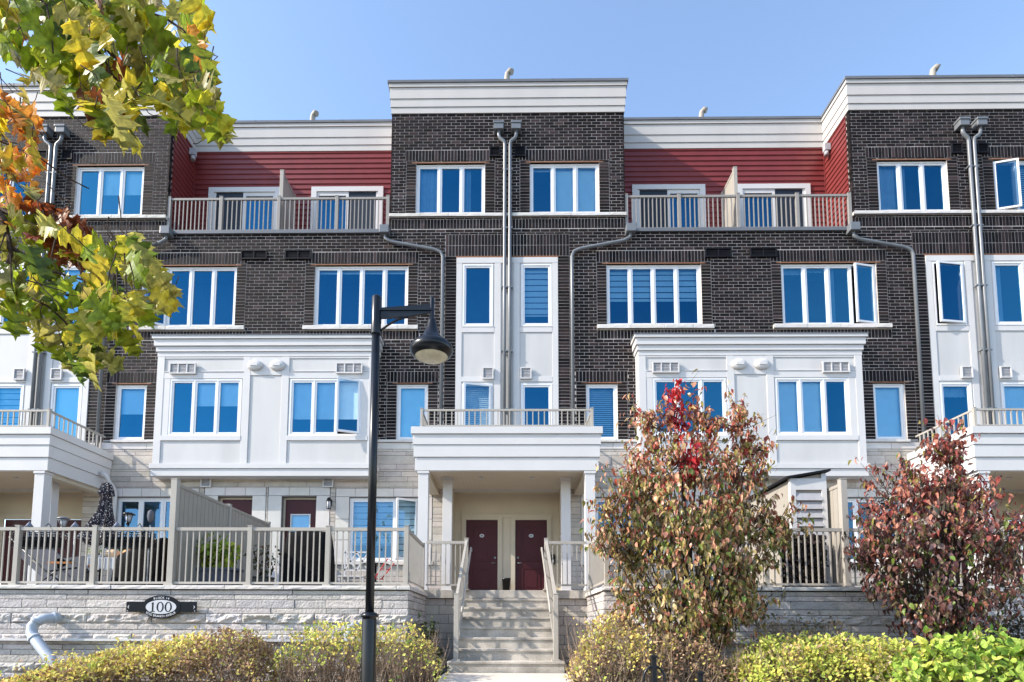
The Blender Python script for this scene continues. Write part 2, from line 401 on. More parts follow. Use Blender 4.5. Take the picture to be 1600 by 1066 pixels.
# window sills and stone bands
def rough_band(x0, x1, y0, y1, z0, z1):
    """rock-faced sill: front grid jittered"""
    x = x0; mb = MB()
    while x < x1-.01:
        l = min(rnd.uniform(.7, 1.1), x1-x); rock_face(mb, lambda u, d, z: (u, y0-d*.5, z), x, x+l, z0, z1, .012, stone_tone(.06), .006)
        mb.box(x+.003, x+l-.003, y0+.004, y1, z0+.003, z1-.003, (1.1, 1.08, 1.05)); x += l
    mb.build('stone_sill', 'smooth', row)
for k in blocks:
    for u, v in ((-TB-.03, -.14), (-.14, .14), (.14, TB+.03)): rough_band(k*L+u, k*L+v, -.07, .03, 11.29, 11.385)
for k, s_, a, b, z0, z1 in MIDW: rough_band(a-.28, b+.30, -.07, .10, 8.06, 8.175)
for a, b in free(-SPAN, SPAN, [(k*L-2.1, k*L+2.1) for k in blocks]+[(q[0], q[1]) for q in bayz]): rough_band(a, b, -.06, .10, 4.925, 5.0)

# ground floor stone
gop = [q[2:] for q in GW+GD]
st = MB(); ghole = list(gop)
for a, b, z0, z1 in gop:
    sm_ = MB(); sm_.box(a-.36, a-.006, -.012, .06, max(.6, z0), z1*.33+z0*.67-.006, stone_tone(.04)); sm_.box(b+.006, b+.36, -.012, .06, max(.6, z0), z1*.33+z0*.67-.006, stone_tone(.04))
    zm = z1*.33+z0*.67
    for u, v in ((a-.36, a-.006), (b+.006, b+.36)):
        sm_.box(u, v, -.012, .06, zm+.006, z1*.66+z0*.34-.006, stone_tone(.04)); sm_.box(u, v, -.012, .06, z1*.66+z0*.34+.006, z1+.02, stone_tone(.04))
    ghole.append((a-.37, b+.37, z0, z1+.26))
    n = max(3, round((b-a+.72)/.5)); ww = (b-a+.72)/n
    for i in range(n): sm_.box(a-.36+i*ww+.005, a-.36+(i+1)*ww-.005, -.012, .06, z1+.03, z1+.25, stone_tone(.04))
    sm_.build('smooth_stone_surround', 'smooth', row, .004)
for a, b, z0, z1 in [q[2:] for q in GW]:
    MB().box(a-.40, b+.40, -.06, .06, z0-.10, z0-.004, stone_tone(.04)).build('window_ledge', 'smooth', row, .004); ghole.append((a-.40, b+.40, z0-.11, z0))
for a, b in free(-SPAN, SPAN, [(q[0], q[1]) for q in bayz]):
    x = a; sm_ = MB()
    while x < b-.01:
        l = min(.9, b-x); l = b-x if b-x-l < .3 else l
        sm_.box(x+.004, x+l-.004, -.015, .06, 4.752, 4.92, stone_tone(.04)); x += l
    sm_.build('stone_band', 'smooth', row, .004)
entry = [(k*L-1.42, k*L+1.42, 0, 3.70) for k in blocks]
lay_stones(st, -SPAN, SPAN, .55, 4.75, ghole+entry+[(b[0]+.06, b[1]-.06, 4.2, 5) for b in bayz], 0, (.10, .14, .19, .24), (.45, 1.15))
st.build('stone_facing', 'stone', row)
jt = MB(); sheet(jt, -SPAN, SPAN, -.5, 4.99, gop+entry, .012)
for x0, x1, z0, z1 in gop:
    jt.quad((x0, .012, z0), (x0, .2, z0), (x0, .2, z1), (x0, .012, z1)); jt.quad((x1, .2, z0), (x1, .012, z0), (x1, .012, z1), (x1, .2, z1)); jt.quad((x0, .012, z1), (x0, .2, z1), (x1, .2, z1), (x1, .012, z1))
jt.build('joint_wall', 'joint', row)

# ---- windows
def window(x0, x1, z0, z1, y, n, cover=None, kind='blind', opened=None, glass='glass', depth=.8, frame='vinyl', name='window', label=None, flush=True):
    """window > pane, room, blind, open_sash. cover: per pane fraction covered from the top"""
    fr = MB(); gl = MB(); fo, fs, mu = .045, .05, .035
    fr.box(x0, x0+fo, y, y+.10, z0, z1); fr.box(x1-fo, x1, y, y+.10, z0, z1); fr.box(x0+fo, x1-fo, y, y+.10, z0, z0+fo); fr.box(x0+fo, x1-fo, y, y+.10, z1-fo, z1)
    inner = x1-x0-2*fo; pw = (inner-(n-1)*mu)/n; opened = opened or {}; panes = []
    for i in range(n):
        a = x0+fo+i*(pw+mu); b = a+pw; zz0, zz1 = z0+fo, z1-fo
        if i: fr.box(a-mu, a, y+.004, y+.09, zz0, zz1)
        panes.append((a, b))
        if i in opened: continue
        yy = y+.018
        fr.box(a, a+fs, yy, yy+.05, zz0, zz1); fr.box(b-fs, b, yy, yy+.05, zz0, zz1); fr.box(a+fs, b-fs, yy, yy+.05, zz0, zz0+fs); fr.box(a+fs, b-fs, yy, yy+.05, zz1-fs, zz1)
        gl.quad((a+fs, yy+.025, zz0+fs), (b-fs, yy+.025, zz0+fs), (b-fs, yy+.025, zz1-fs), (a+fs, yy+.025, zz1-fs))
    wo = fr.build(name, frame, row); tag(wo, label)
    if glass == 'glass': glass = rnd.choice(('glass', 'glass', 'glass_b', 'glass_c'))
    if gl.v: gl.build('pane', glass, wo)
    rm = MB(); ya, yb = y+.101, y+depth; e = .01
    rm.quad((x0+e, yb, z0+e), (x1-e, yb, z0+e), (x1-e, yb, z1-e), (x0+e, yb, z1-e)); rm.quad((x0+e, ya, z0+e), (x0+e, yb, z0+e), (x0+e, yb, z1-e), (x0+e, ya, z1-e)); rm.quad((x1-e, yb, z0+e), (x1-e, ya, z0+e), (x1-e, ya, z1-e), (x1-e, yb, z1-e))
    rm.quad((x0+e, ya, z1-e), (x0+e, yb, z1-e), (x1-e, yb, z1-e), (x1-e, ya, z1-e)); rm.quad((x0+e, yb, z0+e), (x0+e, ya, z0+e), (x1-e, ya, z0+e), (x1-e, yb, z0+e))
    rm.build('room', 'room', wo)
    for i, (hinge, ang) in opened.items():
        a, b = panes[i]; zz0, zz1 = z0+fo, z1-fo; hx = b if hinge == 'r' else a; sg = -1 if hinge == 'r' else 1
        mt = Matrix.Translation((hx, y+.0, 0)) @ Matrix.Rotation(R(ang)*(1 if hinge == 'r' else -1), 4, 'Z'); w_ = b-a
        os_ = MB(); zc, zh = (zz0+zz1)/2, zz1-zz0
        for cx, ww in ((fs/2, fs), (w_-fs/2, fs)): os_.xbox(mt, ww, .05, zh, (sg*cx, 0, zc))
        os_.xbox(mt, w_-2*fs, .05, fs, (sg*w_/2, 0, zz0+fs/2)); os_.xbox(mt, w_-2*fs, .05, fs, (sg*w_/2, 0, zz1-fs/2))
        so_ = os_.build('open_sash', frame, wo); og = MB()
        qd = ((fs, zz0+fs), (w_-fs, zz0+fs), (w_-fs, zz1-fs), (fs, zz1-fs)); og.quad(*[tuple(mt @ Vector((sg*u, 0, z))) for u, z in (qd if sg > 0 else (qd[1], qd[0], qd[3], qd[2]))]); og.build('open_pane', glass, wo)
    if cover:
        bl = MB()
        for i, c in enumerate(cover):
            if not c or i >= n: continue
            a, b = panes[i]; a -= mu/2; b += mu/2; zt = z1-fo; zb = zt-(z1-z0-2*fo)*abs(c); yy = y+.125
            if kind == 'zebra':
                z = zt; q = 0
                while z > zb+.01:
                    h = min(.075, z-zb)
                    bl.box(a, b, yy+(0 if q % 2 else .02), yy+(0 if q % 2 else .02)+.004, z-h, z); z -= h+.018 if q % 2 else h; q += 1
            elif kind == 'curtain':
                m_ = 14; 
                if c < 0: b = a+(b-a)*.4; zb = z0+fo
                pr = [(a+(b-a)*t/m_, yy+.02+.018*math.sin(t*2.4)) for t in range(m_+1)]
                for (xa, y1_), (xb, y2_) in zip(pr, pr[1:]): bl.quad((xa, y1_, zb), (xb, y2_, zb), (xb, y2_, zt), (xa, y1_, zt))
            elif kind == 'slat':
                z = zt
                while z > zb: bl.quad((a, yy, z-.05), (b, yy, z-.05), (b, yy+.03, z), (a, yy+.03, z)); z -= .055
            else: bl.box(a, b, yy, yy+.006, zb, zt)
        bl.build('blind' if kind != 'curtain' else 'curtain', {'blind': 'blind', 'zebra': 'zebra', 'curtain': 'sheer', 'slat': 'zebra'}[kind], wo)
    return wo
cfg = {}   # (list, block, side) -> cover, kind, opened
cfg['T', 0, -1] = ([.9, 0, -1], 'curtain', None); cfg['T', 0, 1] = ([.06, 1, 1], 'blind', None)
cfg['T', 1, -1] = ([1, -1, 0], 'curtain', None); cfg['T', 1, 1] = ([0, 1, 1], 'slat', {0: ('l', 14)}); cfg['T', -1, 1] = ([0, .5, .5], 'blind', None)
cfg['M', 0, -1] = ([.06]*4, 'blind', None); cfg['M', 0, 1] = ([.56]*4, 'zebra', None); cfg['M', 1, -1] = ([.1, .06, -1, 0], 'curtain', {3: ('r', 12)}); cfg['M', -1, 1] = ([0]*4, 'blind', {0: ('r', 24)})
cfg['P', 0, -1, 0] = (None, 'blind', None); cfg['P', 0, 1, 0] = ([.82], 'zebra', None); cfg['P', 0, -1, 1] = ([1], 'slat', {0: ('r', 14)}); cfg['P', 0, 1, 1] = (None, 'blind', None)
cfg['P', 1, -1, 0] = (None, 'blind', {0: ('r', 8)}); cfg['P', 1, 1, 0] = ([-1], 'curtain', None); cfg['P', 1, -1, 1] = ([.2], 'curtain', None); cfg['P', 1, 1, 1] = ([1], 'blind', None)
cfg['P', -1, 1, 0] = ([.9], 'blind', None); cfg['P', -1, 1, 1] = ([1], 'blind', None); cfg['P', -1, -1, 1] = ([1], 'zebra', None)
cfg['S', 0, -1] = ([1], 'blind', None); cfg['S', 0, 1] = ([1], 'slat', None); cfg['S', 1, -1] = ([1], 'blind', None); cfg['S', -1, 1] = ([.5], 'blind', None); cfg['S', 1, 1] = ([1], 'blind', None)
D0 = (None, 'blind', None)
for k, s_, a, b, z0, z1 in TOPW: c = cfg.get(('T', k, s_), D0); window(a, b, z0, z1-.005, .055, 3, *c)
for k, s_, a, b, z0, z1 in MIDW: c = cfg.get(('M', k, s_), D0); window(a, b, z0, z1-.005, .055, 4, *c)
for k, s_, a, b, z0, z1 in SMW: c = cfg.get(('S', k, s_), D0); window(a, b, z0, z1-.005, .055, 1, *c)
for k, s_, a, b, z0, z1 in PANW: c = cfg.get(('P', k, s_, 0 if z0 > 7 else 1), D0); window(a, b, z0, z1, -.02, 1, *c)
cfg['G', 0, -1] = ([.75, .75, 1], 'zebra', {2: ('r', 28)}); cfg['G', -1, 1] = (None, 'blind', None)
for k, s_, a, b, z0, z1 in GW: c = cfg.get(('G', k, s_), D0); window(a, b, z0, z1, .05, 3, *c, glass='glass2')

# ---- white panels round the centre windows
for k in blocks:
    c = k*L; wp = MB(); tr = MB()
    hp = [q[2:] for q in PANW if q[0] == k]
    sheet(wp, c-PAN, c+PAN, 3.6, 10.125, hp, .0)
    wp.quad((c-PAN, 0, 3.6), (c-PAN, .1, 3.6), (c-PAN, .1, 10.12), (c-PAN, 0, 10.12)); wp.quad((c+PAN, 0, 3.6), (c+PAN, .1, 3.6), (c+PAN, .1, 10.12), (c+PAN, 0, 10.12))
    y0 = -.022
    tr.box(c-PAN+.002, c+PAN-.002, y0, -.001, 9.96, 10.12)
    for s_ in (-1, 1):
        for u, v in ((PAN-.16, PAN-.002), (.17, .345)): a, b = sorted((c+s_*u, c+s_*v)); tr.box(a, b, y0+.003, -.001, 4.7, 9.958)
        a, b = sorted((c+s_*.347, c+s_*(PAN-.162))); tr.box(a, b, y0, -.001, 7.985, 8.135); tr.box(a, b, y0, -.001, 6.60, 6.745); tr.box(a, b, y0-.01, -.001, 8.135, 8.15)
    wp.build('white_panel', 'white', row); tr.build('panel_trim', 'trim', row, .004)

# ---- bays
YB = -.34
for h in bays:
    bw = MB(); bt = MB()
    x0, x1 = h*L-(L/2-BAY), h*L+(L/2-BAY); c = h*L
    wins = [(x0+.347, x0+2.254, 5.005, 6.542), (x1-2.254, x1-.347, 5.005, 6.542)]
    sheet(bw, x0, x1, 4.0, 7.6, wins, YB)
    for x in (x0, x1): bw.quad((x, YB, 4.0), (x, .02, 4.0), (x, .02, 7.6), (x, YB, 7.6))
    bw.quad((x0, YB, 4.0), (x1, YB, 4.0), (x1, .02, 4.0), (x0, .02, 4.0))
    y0 = YB-.025
    for a, b in ((x0-.02, x0+.17), (x1-.17, x1+.02), (c-.61, c-.42), (c+.42, c+.61)): bt.box(a, b, y0, YB-.001, 4.25, 7.15)
    for x, sg in ((x0, -1), (x1, 1)): a, b = sorted((x, x+sg*.02)); bt.box(a, b, YB, .02, 4.25, 7.15)   # returns
    for a, b in ((x0+.17, c-.61), (c+.61, x1-.17)):
        bt.box(a, b, y0+.004, YB-.001, 6.55, 6.73); bt.box(a, b, y0-.012, YB-.001, 6.73, 6.75)
        bt.box(a, b, y0-.01, YB-.001, 4.87, 5.0); bt.box(a, b, y0+.006, YB-.001, 7.10, 7.15)
        sd = 1 if a < c-3 or a == x0+.17 else -1
        u, v = (a, wins[0][0]-.002) if sd > 0 else (wins[1][1]+.002, b)
        bt.box(u, v, y0+.008, YB-.001, 5.0, 6.55)
    bt.box(c-.42, c+.42, y0+.004, YB-.001, 6.64, 7.15)
    # cornice of the bay, stepping out
    for za, zb, d in ((7.15, 7.28, .03), (7.28, 7.42, .06), (7.42, 7.60, .10), (7.60, 7.69, .14)): bt.box(x0-d, x1+d, YB-d, .0, za, zb-.006)
    for za, zb, d in ((4.115, 4.25, .07), (3.92, 4.109, .04)): bt.box(x0-d, x1+d, YB-d, .0, za, zb)
    for i, q in enumerate(wins):
        bc = {(-.5, 0): ([.02, .45, .45], 'blind', None), (-.5, 1): ([.70, .70, .70], 'blind', {2: ('r', 22)}), (.5, 0): ([0, 0, 0], 'blind', None), (.5, 1): ([1, 1, .03], 'blind', None)}[h, i]
        window(q[0], q[1], q[2], q[3], YB-.012, 3, *bc, depth=1.1)
    bw.build('bay_wall', 'white', row); bt.build('bay_trim', 'trim', row, .004)
for h in bays: MB().box(h*L-(L/2-BAY)-.16, h*L+(L/2-BAY)+.16, YB-.16, .0, 7.685, 7.705).build('bay_flashing', 'flash', row)

# ---- cornices and parapets
prof = ((14.385, 14.56, .03), (14.566, 14.795, .05), (14.80, 15.12, .07), (15.126, 15.23, .10))
for k in blocks:
    cn = MB()
    for za, zb, d in prof: cn.box(k*L-TB-d, k*L+TB+d, -d, YR+.9, za, zb)
    cn.build('cornice', 'cornice', row); MB().box(k*L-TB-.13, k*L+TB+.13, -.13, YR+1.0, 15.23, 15.305).build('parapet_cap', 'flash', row)
    for x in (-1.25, 1.25): MB().box(k*L+x-.012, k*L+x+.012, -.136, -.02, 15.225, 15.312).build('cap_seam', 'pipe', row)
for h in bays:
    a, b = h*L-(L/2-TB), h*L+(L/2-TB); cn = MB()
    for za, zb, d in prof: cn.box(a+d, b-d, YR-d, YR+.8, za, zb)
    cn.build('cornice', 'cornice', row); MB().box(a+.13, b-.13, YR-.13, YR+.9, 15.23, 15.305).build('parapet_cap', 'flash', row)
    for x in (-1.3, 1.35): MB().box(h*L+x-.012, h*L+x+.012, YR-.136, YR, 15.225, 15.312).build('cap_seam', 'pipe', row)
rf = MB(); rf.box(-SPAN+.1, SPAN-.1, 2.0, 10, 14.5, 15.05); rf.box(-SPAN, SPAN, 9.8, 10, -1, 14.49); rf.build('roof', 'flash', row)

M['screenmesh'] = mat('screen_mesh', (.012, .020, .034), .5, .1, 4, spec=.3)
# ---- red siding at the roof terraces
for h in bays:
    sd = MB()
    a, b = h*L-(L/2-TB), h*L+(L/2-TB); zs = [10.7+.165*i for i in range(24)]
    doors = [(h*L-2.64, h*L-.47, 10.7, 13.21), (h*L+.47, h*L+2.64, 10.7, 13.21)]
    for i, z in enumerate(zs[:-1]):
        z2 = min(zs[i+1], 14.42)
        for u, v in free(a, b, [(q[0], q[1]) for q in doors if z < q[3]-.05]):
            sd.quad((u, YR-.028, z), (v, YR-.028, z), (v, YR-.003, z2-.02), (u, YR-.003, z2-.02)); sd.quad((u, YR-.003, z2-.02), (v, YR-.003, z2-.02), (v, YR-.028, z2), (u, YR-.028, z2))
        for x, sg in ((a, 1), (b, -1)):
            sd.quad((x+sg*.028, .14, z), (x+sg*.028, YR, z), (x+sg*.003, YR, z2-.02), (x+sg*.003, .14, z2-.02)); sd.quad((x+sg*.003, .14, z2-.02), (x+sg*.003, YR, z2-.02), (x+sg*.028, YR, z2), (x+sg*.028, .14, z2))
    for u, v in ((a, a+.05), (b-.05, b)): MB().box(u, v, YR-.05, YR-.03, 10.9, 14.38).build('corner_strip', 'siding', row)
    sd.build('red_siding', 'siding', row)
for h in bays:
    for s_ in (-1, 1):
        x0, x1 = sorted((h*L+s_*.47, h*L+s_*2.64)); d = MB(); y = YR-.06
        d.box(x0, x0+.16, y, y+.1, 10.9, 13.21); d.box(x1-.16, x1, y, y+.1, 10.9, 13.21); d.box(x0+.16, x1-.16, y, y+.1, 13.06, 13.21)
        xm = (x0+x1)/2; d.box(xm-.04, xm+.04, y+.03, y+.09, 10.9, 13.06); d.box(x0+.16, x0+.22, y+.03, y+.09, 10.9, 13.06); d.box(x1-.22, x1-.16, y+.03, y+.09, 10.9, 13.06)
        bl_, br_ = ((xm+.04, x1-.22) if s_ < 0 else (x0+.22, xm-.04)); d.box(bl_, br_, y+.03, y+.09, 12.94, 13.06)
        do = d.build('sliding_door', 'trim', row); gq = MB(); gq.quad((x0+.2, y+.07, 10.9), (x1-.2, y+.07, 10.9), (x1-.2, y+.07, 13.06), (x0+.2, y+.07, 13.06)); gq.build('pane', 'glass', do)
        rq = MB(); rq.box(x0+.17, x1-.17, y+.5, y+.52, 10.9, 13.1); rq.build('room', 'room', do)
        ua, ub = (x0+.22, xm-.04) if s_ < 0 else (xm+.04, x1-.22)
        MB().box(ua, ub, y+.045, y+.05, 10.9, 13.06).build('insect_screen', 'screenmesh', do)
        if s_ < 0: MB().box(x0+.2, xm, y+.1, y+.11, 12.6, 13.05).build('blind', 'dark', do)
# terrace coping (grey flashing) and roof deck
for h in bays: MB().box(h*L-(L/2-TB), h*L+(L/2-TB), -.06, .28, 10.835, 10.93).build('terrace_coping', 'flash', row)
for h in bays: MB().box(h*L-(L/2-TB), h*L+(L/2-TB), .285, YR+.1, 10.7, 10.80).build('terrace_deck', 'paver', row)

# ---- downpipes
def rwp(pts, r=.048): return MB().tube(pts, r, 10).build('downpipe', 'pipe', row)
for k in blocks:
    c = k*L
    for s_ in (-1, 1):
        x = c+s_*.072; xh = c+s_*.24
        hd = MB(); hd.box(xh-.13, xh+.13, -.22, .0, 13.74, 13.92); hd.box(xh-.15, xh+.15, -.24, .0, 13.90, 13.96); hd.build('rain_head', 'pipe', row, .01)
        rwp([(xh, -.12, 13.76), (xh, -.12, 13.62), (xh-s_*.03, -.12, 13.54), (x+s_*.02, -.10, 13.46), (x, -.09, 13.36), (x, -.085, 9.0), (x, -.085, 4.62)])
        xs_ = c+s_*(TB+.12); xd = c+s_*1.76
        hd = MB(); hd.box(xs_-.13, xs_+.13, -.24, .0, 10.72, 10.94); hd.build('rain_head', 'pipe', row, .01)
        rwp([(xs_, -.12, 10.74), (xs_-s_*.02, -.12, 10.62), (xs_-s_*.18, -.11, 10.53), (xd+s_*.25, -.10, 10.31), (xd+s_*.06, -.09, 10.24), (xd, -.085, 10.10), (xd, -.085, 4.62)], .046)
        # straps
    sp = MB()
    for z in (12.6, 10.9, 9.2, 7.4, 5.8): sp.box(c-.15, c+.15, -.125, -.02, z, z+.035)
    sp.build('pipe_strap', 'pipe', row)

# ---- vents and fittings
def vent(x0, x1, z0, z1, y, m='dark', name='wall_vent', bars=2, rim='dark'):
    v = MB(); v.box(x0, x1, y-.05, y, z0, z0+.03); v.box(x0, x1, y-.05, y, z1-.03, z1); v.box(x0, x0+.03, y-.05, y, z0+.03, z1-.03); v.box(x1-.03, x1, y-.05, y, z0+.03, z1-.03)
    for i in range(1, bars): x = x0+(x1-x0)*i/bars; v.box(x-.015, x+.015, y-.045, y, z0+.03, z1-.03)
    o = v.build(name, rim, row); gq = MB(); gq.box(x0+.02, x1-.02, y-.02, y-.002, z0+.02, z1-.02)
    z = z0+.05
    while z < z1-.04: gq.quad((x0+.03, y-.035, z), (x1-.03, y-.035, z), (x1-.03, y-.022, z+.03), (x0+.03, y-.022, z+.03)); z += .04
    gq.build('grille', m, o)
M['lgrey'] = mat('vent_grey', (.36, .36, .38), .6, .1, 8)
for k in blocks:
    for s_ in (-1, 1): a, b = sorted((k*L+s_*.20, k*L+s_*.50)); vent(a, b, 13.07, 13.36, 0, bars=1)
    for s_ in (-1, 1): a, b = sorted((k*L+s_*.36, k*L+s_*.66)); vent(a, b, 6.66, 6.98, -.03, 'lgrey', bars=1, rim='trim')
for h in bays:
    for s_ in (-1, 1):
        a, b = sorted((h*L+s_*.25, h*L+s_*.97)); vent(a, b, 10.09, 10.35, -.004)
        a, b = sorted((h*L+s_*1.86, h*L+s_*2.56)); vent(a, b, 6.665, 6.96, YB-.03, 'lgrey', bars=3, rim='trim')
        a, b = sorted((h*L+s_*1.49, h*L+s_*1.77)); vent(a, b, 3.70, 3.98-.02, -.03, 'lgrey', bars=1, rim='trim')
        ov = MB(); cx = h*L+s_*.30; ov.lathe([(.0, -.085), (.08, -.08), (.13, -.06), (.145, -.02), (.145, 0)][::-1], (0, 0, 0), 20, Matrix.Translation((cx, YB-.03, 6.9)) @ Matrix.Diagonal((1.45, 1, 1, 1)) @ Matrix.Rotation(R(-90), 4, 'X'))
        ov.box(cx-.10, cx+.10, YB-.13, YB-.05, 6.86, 6.92); ov.build('hooded_vent', 'trim', row)
def sconce(x, y, z, m='black', nx=0):
    """wall lantern on bracket; nx: +-1 when mounted on a side wall"""
    b = MB()
    b.lathe([(.07, .11), (.075, .10), (.045, .16), (.012, .20)], (x, y-.12, z), 12)
    b.lathe([(.05, -.12), (.06, -.10)], (x, y-.12, z), 12); b.box(x-.045, x+.045, y-.025, y, z-.02, z+.16); b.box(x-.012, x+.012, y-.12, y, z+.14, z+.165)
    for a in range(4): b.box(x+.052*math.cos(a*1.571)-.006, x+.052*math.cos(a*1.571)+.006, y-.12+.052*math.sin(a*1.571)-.006, y-.12+.052*math.sin(a*1.571)+.006, z-.11, z+.11)
    o = b.build('wall_lantern', m, row); g_ = MB(); g_.lathe([(.045, -.10), (.045, .10)], (x, y-.12, z), 12); g_.build('lantern_glass', 'signwhite', o)
for h in bays:
    for s_ in (-1, 1):
        sconce(h*L+s_*1.69, 0, 3.22)
        c = h*L+s_*(L/2-TB); q = MB(); a, b = sorted((c-s_*.03, c-s_*.19)); q.box(a, b, .86, 1.0, 14.0, 14.2); q.lathe([(.07, -.14), (.06, -.02), (.03, .02)], (c-s_*.12, .93, 14.0), 12); q.build('wall_spotlight', 'lgrey', row)
for x, y in ((-.02, .6), (6.2, 2.2), (12.35, .6), (-6.3, 2.2)):
    z = 14.9; zt_ = 1.20 if y < 1 else 1.47; MB().tube([(x, y, z), (x, y, z+zt_), (x+.02, y, z+zt_+.11), (x+.08, y-.03, z+zt_+.17), (x+.15, y-.05, z+zt_+.12)], .085, 10).build('roof_vent_pipe', 'screen', row)

# ---- entrance porches
def porch(k):
    c = k*L; pf = MB()
    for za, zb, d in ((3.596, 3.90, -.03), (3.906, 4.185, 0), (4.191, 4.43, .02), (4.436, 4.60, .06)):
        x = 2.135+d; y = -2.10-d
        pf.box(c-x, c+x, y, y+.12, za, zb); pf.box(c-x, c-x+.12, y+.12, -.02, za, zb); pf.box(c+x-.12, c+x, y+.12, -.02, za, zb)
    pf.build('porch_fascia', 'trim', row, .003)
    dk_ = MB(); dk_.box(c-2.0, c+2.0, -2.0, -.02, 4.42, 4.50); dk_.build('porch_roof_deck', 'flash', row)
    sf = MB(); x = c-2.0
    while x < c+1.99: sf.box(x+.004, x+.096, -2.0, .52, 3.66, 3.68); x += .1
    sf.box(c-2, c+2, -2, .5, 3.667, 3.69); sf.build('porch_soffit', 'cream', row)
    bm = MB()
    for s_ in (-1, 1): a, b = sorted((c+s_*1.78, c+s_*2.02)); bm.box(a, b, -1.85, -.02, 3.50, 3.66)
    bm.box(c-1.78, c+1.78, -2.0, -1.82, 3.598, 3.66); bm.build('porch_beam', 'cream', row)
    for s_ in (-1, 1):
        for xx, yy, wd, zt, m_ in ((1.91, -1.93, .115, 3.58, 'trim'), (1.44, -1.1, .115, 3.66, 'cream')):
            cl = MB(); X = c+s_*xx; cl.box(X-wd, X+wd, yy-wd, yy+wd, .82, zt-.05); cl.box(X-wd-.02, X+wd+.02, yy-wd-.02, yy+wd+.02, zt-.05, zt+.01); cl.box(X-wd-.02, X+wd+.02, yy-wd-.02, yy+wd+.02, .80, .92)
            cl.build('porch_column', 'trim', row, .005)
    # entry recess clad in cream panels
    rc = MB(); dr = [(c-1.10, c-.24, .80, 2.93), (c+.27-.03, c+1.10, .80, 2.93)]
    sheet(rc, c-1.42, c+1.42, .6, 3.7, dr, .5); rc.quad((c-1.42, .0, .6), (c-1.42, .5, .6), (c-1.42, .5, 3.7), (c-1.42, 0, 3.7)); rc.quad((c+1.42, .5, .6), (c+1.42, .0, .6), (c+1.42, 0, 3.7), (c+1.42, .5, 3.7))
    rc.build('entry_wall', 'cream', row)
    et = MB(); et.box(c-1.25, c+1.25, .47, .499, 2.995, 3.09); et.box(c-1.42, c-1.32, .47, .499, .8, 3.66); et.box(c+1.32, c+1.42, .47, .499, .8, 3.66)
    for a, b in ((c-1.22, c-1.105), (c-.235, c-.12), (c+.12, c+.235), (c+1.105, c+1.22)): et.box(a, b, .465, .499, .8, 2.995)
    et.box(c-1.105, c-.235, .465, .499, 2.935, 2.995); et.box(c+.235, c+1.105, .465, .499, 2.935, 2.995)
    et.build('entry_trim', 'cream', row, .004)
    for s_ in (-1, 1):
        a, b = sorted((c+s_*.24, c+s_*1.10)); d = MB(); d.box(a, b, .53, .58, .82, 2.93)
        for z0, z1 in ((1.0, 1.62), (1.80, 2.74)):
            u, v = a+.18, b-.18
            for q in ((u, v, z0, z0+.03), (u, v, z1-.03, z1), (u, u+.03, z0+.03, z1-.03), (v-.03, v, z0+.03, z1-.03)): d.box(q[0], q[1], .515, .53, q[2], q[3])
            d.box(u+.09, v-.09, .52, .53, z0+.09, z1-.09)
        do = d.build('entry_door', 'burgundy', row, .004)
        pl = MB(); pl.lathe([(.058, 0), (.058, .012)], (0, 0, 0), 20, Matrix.Translation(((a+b)/2, .514, 2.50)) @ Matrix.Diagonal((1.1, 1, .82, 1)) @ Matrix.Rotation(R(90), 4, 'X')); po = pl.build('number_plate', 'signwhite', do)
        dg = MB()
        for i in (-1, 0, 1): dg.box((a+b)/2+i*.022-.007, (a+b)/2+i*.022+.007, .497, .5025, 2.48, 2.515)
        dg.build('plate_digits', 'dark', do)
        hn = MB(); hx = a+.07 if s_ > 0 else b-.07; hn.tube([(hx, .53, 1.75), (hx, .47, 1.75), (hx-s_*.10*-1, .465, 1.75)], .012, 8); hn.lathe([(.03, 0), (.03, .02)], (0, 0, 0), 12, Matrix.Translation((hx, .53, 1.9)) @ Matrix.Rotation(R(90), 4, 'X')); hn.build('handle', 'pipe', do)
    lg = MB(); lg.box(c+1.20, c+1.30, .40, .47, 1.72, 1.98); lg.build('door_intercom', 'dark', row); l2 = MB(); l2.box(c+1.225, c+1.275, .385, .399, 1.75, 1.84); l2.build('intercom_panel', 'signwhite', row)
    for x in (-.62, .62):
        pt = MB(); pt.lathe([(.05, 0), (.06, -.012), (.03, -.014)], (c+x, -1.2, 3.656), 14); pt.build('soffit_downlight', 'signwhite', row)
    pfloor = MB(); pfloor.box(c-1.80, c+1.80, -2.6, .55, .64, .812); pfloor.build('porch_floor', 'concrete', row)
    for a, b in ((-1.76, -.93), (.93, 1.76)):
        ps = MB(); lay_stones(ps, c+a, c+b, -.95, .63, [], -2.52, (.10, .14, .2), (.3, .7), v=.1)
        ps.build('porch_base_stone', 'stone', row)
    pb = MB(); pb.box(c-1.76, c+1.76, -2.5, -2.45, -1, .636); pb.build('porch_base', 'joint', row)
for k in blocks: porch(k)
for s_ in (-1, 1):   # downspout of each neighbouring porch roof
    x = s_*(L-2.30); rw = MB().tube([(x-s_*-.12, -.45, 3.98), (x, -.42, 3.92), (x-s_*.03, -.34, 3.78), (x-s_*.04, -.12, 3.62), (x-s_*.04, -.08, 3.48), (x-s_*.04, -.08, .72)], .055, 10).build('porch_downspout', 'trim', row)

